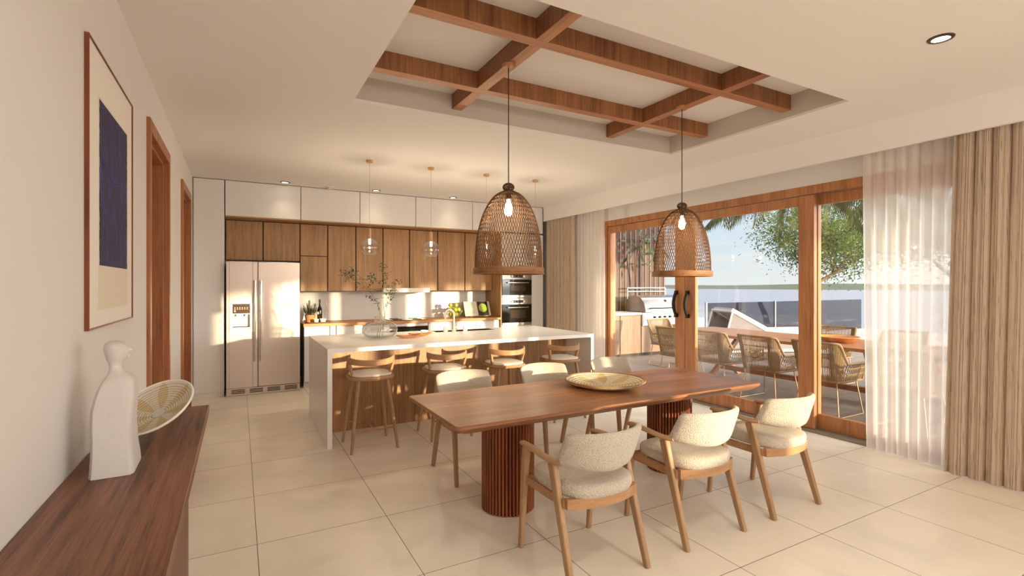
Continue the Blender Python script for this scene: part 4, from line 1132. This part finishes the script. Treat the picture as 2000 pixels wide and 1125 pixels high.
rl = [(6.08, 3.36, 0, 'rope chair at the outdoor table, on the house side beside the sheer curtain'), (6.08, 4.10, 0, 'rope chair at the outdoor table, just left of the thick wooden post'),
      (6.08, 4.84, 0, 'rope chair at the outdoor table, second left of the thick wooden post'), (6.08, 5.58, 0, 'rope chair at the outdoor table, on the house side, right of the door handles'),
      (7.02, 6.75, -PI/2, 'rope chair at the head of the outdoor table, in front of the grill'), (7.95, 3.5, PI, 'rope chair across the outdoor table, behind the amber bowl'),
      (7.95, 4.4, PI, 'rope chair across the outdoor table, in front of the sun lounger'), (7.95, 2.5, PI, 'rope chair across the outdoor table, behind the sheer curtain'), (6.08, 2.55, 0, 'rope chair at the outdoor table, on the house side behind the sheer curtain')]
for k, (x, y, rz, lb) in enumerate(rl):
    if k == 0: rc_.location = (x, y, GZ); rc_['label'] = 'beige ' + lb
    else: dup(rc_, (x, y, GZ), rz, 'beige ' + lb)
t = thing('outdoor_table', (7.0, 4.2, GZ), 'long wooden outdoor table on crossed legs on the terrace', 'outdoor table')
MB().box(6.45, 7.60, 1.9, 6.25, .68, .722, .004).build('tabletop', M['outwood'], t)
for y in (2.5, 5.5):
    m = MB(); m.bar((6.62, y, GZ), (7.42, y, .68), .06, .07, xdir=(0, 1, 0)); m.bar((7.42, y+.062, GZ), (6.62, y+.062, .68), .06, .07, xdir=(0, 1, 0)); m.build('leg', M['outwood'], t)
box('stretcher', M['outwood'], 6.98, 7.06, 2.4, 5.66, .10, .17, t)
o = MB().lathe([(0, 0), (.10, 0), (.20, .03), (.25, .075), (.245, .08), (.19, .04), (0, .012)], (0,0,0), 32).build('amber_bowl', M['amber'], None, shift=(0,0,0)); o.location = (6.95, 3.72, .7225)
tag(o, 'wide amber bowl on the outdoor table', 'bowl')

# outdoor kitchen along the far end
def ocab(a, c, label):
    t = thing('outdoor_cabinet', ((a+c)/2, 8.2, GZ), label, 'cabinet', 'outdoor kitchen cabinets')
    box('body', M['outwoodz'], a, c, 7.93, 8.5, .05, .86, t); box('door', M['outwoodz'], a+.006, c-.006, 7.905, 7.93, .06, .85, t)
    box('plinth', M['dark'], a, c, 7.95, 8.5, GZ, .05, t, 0)
ocab(6.25, 6.85, 'outdoor kitchen cabinet at the house end of the counter'); ocab(6.86, 7.42, 'outdoor kitchen cabinet next to the steel grill drawer'); 
t = thing('outdoor_cabinet', (8.05, 8.2, GZ), 'wide outdoor kitchen cabinet under the steel grill', 'cabinet', 'outdoor kitchen cabinets')
box('body', M['outwoodz'], 7.43, 8.9, 7.93, 8.5, .05, .62, t); box('door', M['outwoodz'], 7.44, 8.16, 7.905, 7.93, .06, .615, t); box('door', M['outwoodz'], 8.17, 8.89, 7.905, 7.93, .06, .615, t); box('plinth', M['dark'], 7.43, 8.9, 7.95, 8.5, GZ, .05, t, 0)
m = MB(); m.box(6.22, 7.42, 7.87, 8.53, .861, .905, .003); tag(m.build('outdoor_counter', M['white']), 'white stone top of the outdoor kitchen beside the grill', 'worktop')
t = thing('gas_grill', (8.1, 8.2, .62), 'stainless steel gas grill with a rounded hood in the outdoor kitchen', 'grill')
box('body', M['steel2'], 7.44, 8.85, 7.88, 8.5, .622, .90, t, .004)
m = MB(); secs = []
for x in (7.55, 8.80):
    secs.append([Vector((x, 7.90, .905)), Vector((x, 7.90, .96)), Vector((x, 7.95, 1.10)), Vector((x, 8.05, 1.21)), Vector((x, 8.2, 1.26)), Vector((x, 8.38, 1.25)), Vector((x, 8.48, 1.16)), Vector((x, 8.5, .905))])
m.sweep(secs); h = m.build('hood', M['steel2'], t, angle=25)
MB().tube([(7.62, 7.86, .99), (8.73, 7.86, .99)], .014, 10).tube([(7.68, 7.86, .99), (7.68, 7.92, .99)], .01, 8).tube([(8.67, 7.86, .99), (8.67, 7.92, .99)], .01, 8).build('handle', M['black'], h)
MB().tube([(8.2, 7.995, 1.13), (8.2, 7.975, 1.145)], .03, 16).build('gauge', M['bronze'], h)
for k in range(6): x = 7.78+.15*k; MB().tube([(x, 7.88, .80), (x, 7.845, .80)], .022, 14).build('knob', M['black'], t)
MB().box(7.46, 7.64, 7.868, 7.88, .64, .87, .003).build('drawer_front', M['steel2'], t)
t = thing('grill_hutch_rail', (8.1, 8.45, 1.26), 'white rail frame standing up behind the grill hood', 'rail')
MB().tube([(7.6, 8.52, .88), (7.6, 8.52, 1.42), (8.75, 8.52, 1.42), (8.75, 8.52, .88)], .014, 8).tube([(7.6, 8.52, 1.34), (8.75, 8.52, 1.34)], .01, 8).build('frame', M['whitemetal'], t)
# slatted screen
t = thing('slatted_screen', (7.5, 8.75, GZ), 'dark timber screen with pale upright slats behind the outdoor kitchen', 'screen')
box('backing', M['slatback'], 5.35, 8.95, 8.72, 8.78, GZ, 3.3, t)
for k in range(24): x = 5.45+.15*k; box('slat', M['slat'], x, x+.026, 8.706, 8.72, GZ, 3.3, t, .001)
# leafy plant in front of the screen
t = thing('broadleaf_plant', (7.95, 8.60, GZ), 'dark broadleaf plant hanging over the outdoor kitchen in front of the screen', 'plant')
MB().tube([(7.95, 8.60, GZ), (7.93, 8.59, 1.4), (7.85, 8.5, 2.1), (7.8, 8.25, 2.7)], [.03, .025, .02, .012], 8).build('stem', M['bark'], t)
m = MB(); rnd = random.Random(6)
for k in range(60):
    c = Vector((7.85+rnd.gauss(0, .32), 8.22+rnd.gauss(0, .09), 2.35+rnd.gauss(0, .28))); m.leaf(c, (rnd.gauss(0, 1), rnd.gauss(-.3, .5), rnd.gauss(-.5, .6)), (rnd.gauss(0, .4), -1, .6), rnd.uniform(.16, .28), rnd.uniform(.05, .09))
m.build('foliage', M['olive'], t, angle=0, merge=False)
# tinted glass balustrade
t = thing('glass_balustrade', (13, 9.3, -.02), 'tinted glass balustrade at the edge of the terrace', 'balustrade')
box('glass_panel', M['smoke'], 11.1, 14.0, 9.29, 9.305, .0, 1.0, t, .002); box('glass_panel', M['smoke'], 14.06, 18.8, 9.29, 9.305, .0, 1.0, t, .002)
for x in (11.06, 14.03): box('post', M['steel2'], x-.025, x+.025, 9.27, 9.325, -.02, 1.02, t)
# sun lounger
t = thing('sun_lounger', (10.2, 6.9, GZ), 'white framed mesh sun lounger with a raised back beyond the outdoor table', 'sun lounger')
def LP(u, v, z): # u along, v across
    a = math.radians(-20); return Vector((9.4+u*math.cos(a)-v*math.sin(a), 7.2+u*math.sin(a)+v*math.cos(a), z+GZ))
m = MB()
for v in (0, .8):
    m.tube([LP(0, v, .92), LP(.95, v, .42), LP(2.3, v, .42)], .03, 8)
    m.tube([LP(0, v, .92), LP(-.25, v, .05)], .02, 8)
    m.tube([LP(-.3, v, .05), LP(2.3, v, .05)], .03, 8); m.tube([LP(2.25, v, .42), LP(2.25, v, .05)], .025, 8)
m.tube([LP(0, 0, .92), LP(0, .8, .92)], .03, 8); m.tube([LP(2.3, 0, .42), LP(2.3, .8, .42)], .03, 8); m.build('frame', M['whitemetal'], t)
m = MB()
for v in (.0, .79): m.sweep([[LP(-.25, v, .05), LP(2.25, v, .05), LP(2.25, v, .42), LP(.95, v, .42), LP(0, v, .92)], [LP(-.25, v+.01, .05), LP(2.25, v+.01, .05), LP(2.25, v+.01, .42), LP(.95, v+.01, .42), LP(0, v+.01, .92)]])
m.build('side_mesh', M['mesh'], t)
m = MB(); m.sweep([[LP(0, .03, .93), LP(.95, .03, .43), LP(2.3, .03, .43), LP(2.3, .03, .50), LP(.98, .03, .50), LP(.03, .03, .99)], [LP(0, .77, .93), LP(.95, .77, .43), LP(2.3, .77, .43), LP(2.3, .77, .50), LP(.98, .77, .50), LP(.03, .77, .99)]]); m.build('cushion', M['cushion'], t)

# trees
def tree(base, h0, crown, label, seed, nleaf, name='leafy_tree', lean=(0, 0)):
    rnd = random.Random(seed); base = Vector(base)
    t = thing(name, base, label, 'tree', 'trees beyond the terrace')
    m = MB(); tips = []
    def grow(p, d, L, r, dep):
        q = p; pts = [p]; n = 4
        for k in range(n):
            d = (d + Vector((rnd.gauss(0, .13), rnd.gauss(0, .13), rnd.gauss(.03, .06)))).normalized(); q = q + d*L/n; pts.append(q)
        m.tube(pts, [r*(1-.4*k/n) for k in range(n+1)], 6)
        if dep == 0: tips.append(q); tips.append(pts[2]); return
        if dep <= 2: tips.append(q)
        for k in range(3 if dep > 1 else 3):
            a = rnd.uniform(0, 2*PI); sp_ = rnd.uniform(.5, .95)
            o_ = d.orthogonal().normalized(); o_ = (o_ @ Matrix.Rotation(a, 3, d).transposed()) if False else (Matrix.Rotation(a, 3, d) @ o_)
            nd = (d*math.cos(sp_) + o_*math.sin(sp_)); nd.z = nd.z*.8 + .05
            grow(q, nd.normalized(), L*rnd.uniform(.62, .82), r*.58, dep-1)
    grow(base, Vector((lean[0], lean[1], 1)).normalized(), h0, .11, 4)
    m.build('trunk', M['bark'], t, merge=False)
    m = MB()
    for k in range(nleaf):
        c = rnd.choice(tips) + Vector((rnd.gauss(0, crown), rnd.gauss(0, crown), rnd.gauss(-.05, crown*.8)))
        m.leaf(c, (rnd.gauss(0, 1), rnd.gauss(0, 1), rnd.gauss(-.3, .6)), (rnd.gauss(0, .6), rnd.gauss(0, .6), 1), rnd.uniform(.08, .14), rnd.uniform(.028, .048))
    m.build('foliage', M['treeleaf'], t, angle=0, merge=False)
    return t
tree((13.7, 8.15, -.02), 1.3, .33, 'airy green tree rising behind the thick wooden post of the glass doors', 21, 11500)
tree((18.2, 6.2, -.02), 1.5, .36, 'leafy tree seen through the sheer curtain', 5, 14000)
# palm
def palm(base, hz, label, seed, R=2.3, n=20):
    rnd = random.Random(seed); t = thing('palm_tree', base, label, 'palm tree', 'palms beyond the terrace')
    b_ = Vector(base); top = b_ + Vector((0, 0, hz))
    MB().tube([b_, b_+Vector((.05, 0, hz*.5)), top], [.10, .08, .07], 10).build('trunk', M['bark'], t)
    for k in range(n):
        a = 2*PI*k/n + rnd.uniform(-.15, .15); el = rnd.uniform(.1, .9); m = MB()
        d = Vector((math.cos(a), math.sin(a), 0)); L = R*rnd.uniform(.85, 1.1); pts = []
        for q in range(15):
            u = q/14; pts.append(top + d*L*u*.92 + Vector((0, 0, L*(el*u*.8 - (.55+el*.5)*u*u))))
        m.tube(pts, [.022*(1-.85*q/14) for q in range(15)], 5)
        side = d.cross(Vector((0, 0, 1)))
        for q in range(40):
            u = .12+.88*q/39; i = min(int(u*14), 13); p = pts[i].lerp(pts[i+1], u*14-i); tn = (pts[i+1]-pts[i]).normalized()
            ll = .62*math.sin(PI*(.12+.84*u))**.7
            for s_ in (-1, 1): m.leaf(p, tn*.7 + side*s_*.8 + Vector((0, 0, -.75)), side*.2+Vector((0, 0, 1)), ll*rnd.uniform(.85, 1.1), .045, .35)
        m.build('frond', M['palmleaf'], t, angle=0, merge=False)
    return t
palm((9.40, 5.61, GZ), 3.6, 'palm whose drooping fronds hang in at the top of the sliding doors', 4)
palm((9.6, 3.2, GZ), 3.6, 'palm whose fronds show at the top of the sheer curtain', 9, 2.1, 16)

# ------------------------------------------------------------------ light
SD_ = Vector((.43, -1.0, .094)).normalized()          # towards the low evening sun
sl = bpy.data.lights.new('sun', 'SUN'); sl.energy = 4.3; sl.color = (1.0, .80, .50); sl.angle = math.radians(.9)
so = bpy.data.objects.new('sun', sl); COL.objects.link(so); so.rotation_euler = SD_.to_track_quat('Z', 'Y').to_euler(); so.location = (8, -10, 6)
# fill lights added behind the camera, unseen and without fittings
for x, y, z, e in ((.9, -2.2, 1.9, 19), (3.5, -2.6, 1.9, 30), (2.2, -4.6, 2.0, 60)):
    pt_light('unseen_fill_lamp', None, (x, y, z), e, (1, .92, .80), .35)
pt_light('unseen_fill_spot', None, (2.0, .6, 2.85), 34, (1, .90, .76), .12, 'SPOT', math.radians(130), 1.0)  # added unseen spot that brightens the floor, no fitting
W = bpy.data.worlds.new('evening_sky'); S.world = W; W.use_nodes = True
nt = NT(W); bg = nt.n['Background']
tc = nt.add('ShaderNodeTexCoord'); nz_ = nt.add('ShaderNodeVectorMath', operation='NORMALIZE'); nt.link(tc.outputs['Generated'], nz_.inputs[0])
sp = nt.add('ShaderNodeSeparateXYZ'); nt.link(nz_.outputs[0], sp.inputs[0])
gr = ramp(nt, [(0.0, (.46, .47, .47, 1)), (.07, (.40, .45, .49, 1)), (.25, (.21, .32, .46, 1)), (.9, (.13, .22, .40, 1))])
nt.link(sp.outputs[2], gr.inputs[0])
# clouds: noise on a flat layer overhead
dvz = nt.add('ShaderNodeMath', operation='ADD'); dvz.inputs[1].default_value = .18; nt.link(sp.outputs[2], dvz.inputs[0])
dv = nt.add('ShaderNodeVectorMath', operation='DIVIDE'); cb = nt.add('ShaderNodeCombineXYZ')
for k in range(3): nt.link(dvz.outputs[0], cb.inputs[k])
nt.link(nz_.outputs[0], dv.inputs[0]); nt.link(cb.outputs[0], dv.inputs[1])
cn = nt.add('ShaderNodeTexNoise'); cn.inputs['Scale'].default_value = 1.7; cn.inputs['Detail'].default_value = 7; cn.inputs['Roughness'].default_value = .55
nt.link(dv.outputs[0], cn.inputs['Vector'])
cr = ramp(nt, [(.47, (0, 0, 0, 1)), (.62, (1, 1, 1, 1))]); nt.link(cn.outputs['Fac'], cr.inputs[0])
cmix = nt.add('ShaderNodeMix', data_type='RGBA'); cmix.inputs[7].default_value = (.50, .47, .45, 1)
cf = nt.add('ShaderNodeMath', operation='MULTIPLY'); cf.inputs[1].default_value = .75; nt.link(cr.outputs[0], cf.inputs[0])
nt.link(cf.outputs[0], cmix.inputs[0]); nt.link(gr.outputs[0], cmix.inputs[6])
# warm glow of the evening around the sun
dt = nt.add('ShaderNodeVectorMath', operation='DOT_PRODUCT'); dt.inputs[1].default_value = SD_; nt.link(nz_.outputs[0], dt.inputs[0])
mr = nt.add('ShaderNodeMapRange'); mr.inputs['From Min'].default_value = -.2; mr.inputs['From Max'].default_value = 1.0; nt.link(dt.outputs['Value'], mr.inputs['Value'])
pw = nt.add('ShaderNodeMath', operation='POWER'); pw.inputs[1].default_value = 2.0; nt.link(mr.outputs[0], pw.inputs[0])
glc = nt.add('ShaderNodeVectorMath', operation='SCALE'); glc.inputs[0].default_value = (5.6, 5.3, 4.9); nt.link(pw.outputs[0], glc.inputs['Scale'])
ad = nt.add('ShaderNodeVectorMath', operation='ADD'); nt.link(cmix.outputs[2], ad.inputs[0]); nt.link(glc.outputs[0], ad.inputs[1])
nt.link(ad.outputs[0], bg.inputs['Color']); bg.inputs['Strength'].default_value = 1.0

S.view_settings.view_transform = 'Standard'; S.view_settings.look = 'None'; S.view_settings.gamma = 1.0; S.view_settings.use_curve_mapping = False
S.view_settings.exposure = 1.06
S.cycles.use_denoising = True
S.cycles.max_bounces = 12; S.cycles.diffuse_bounces = 7; S.cycles.transparent_max_bounces = 24
S.cycles.sample_clamp_indirect = 8.0; S.cycles.caustics_reflective = False; S.cycles.caustics_refractive = False
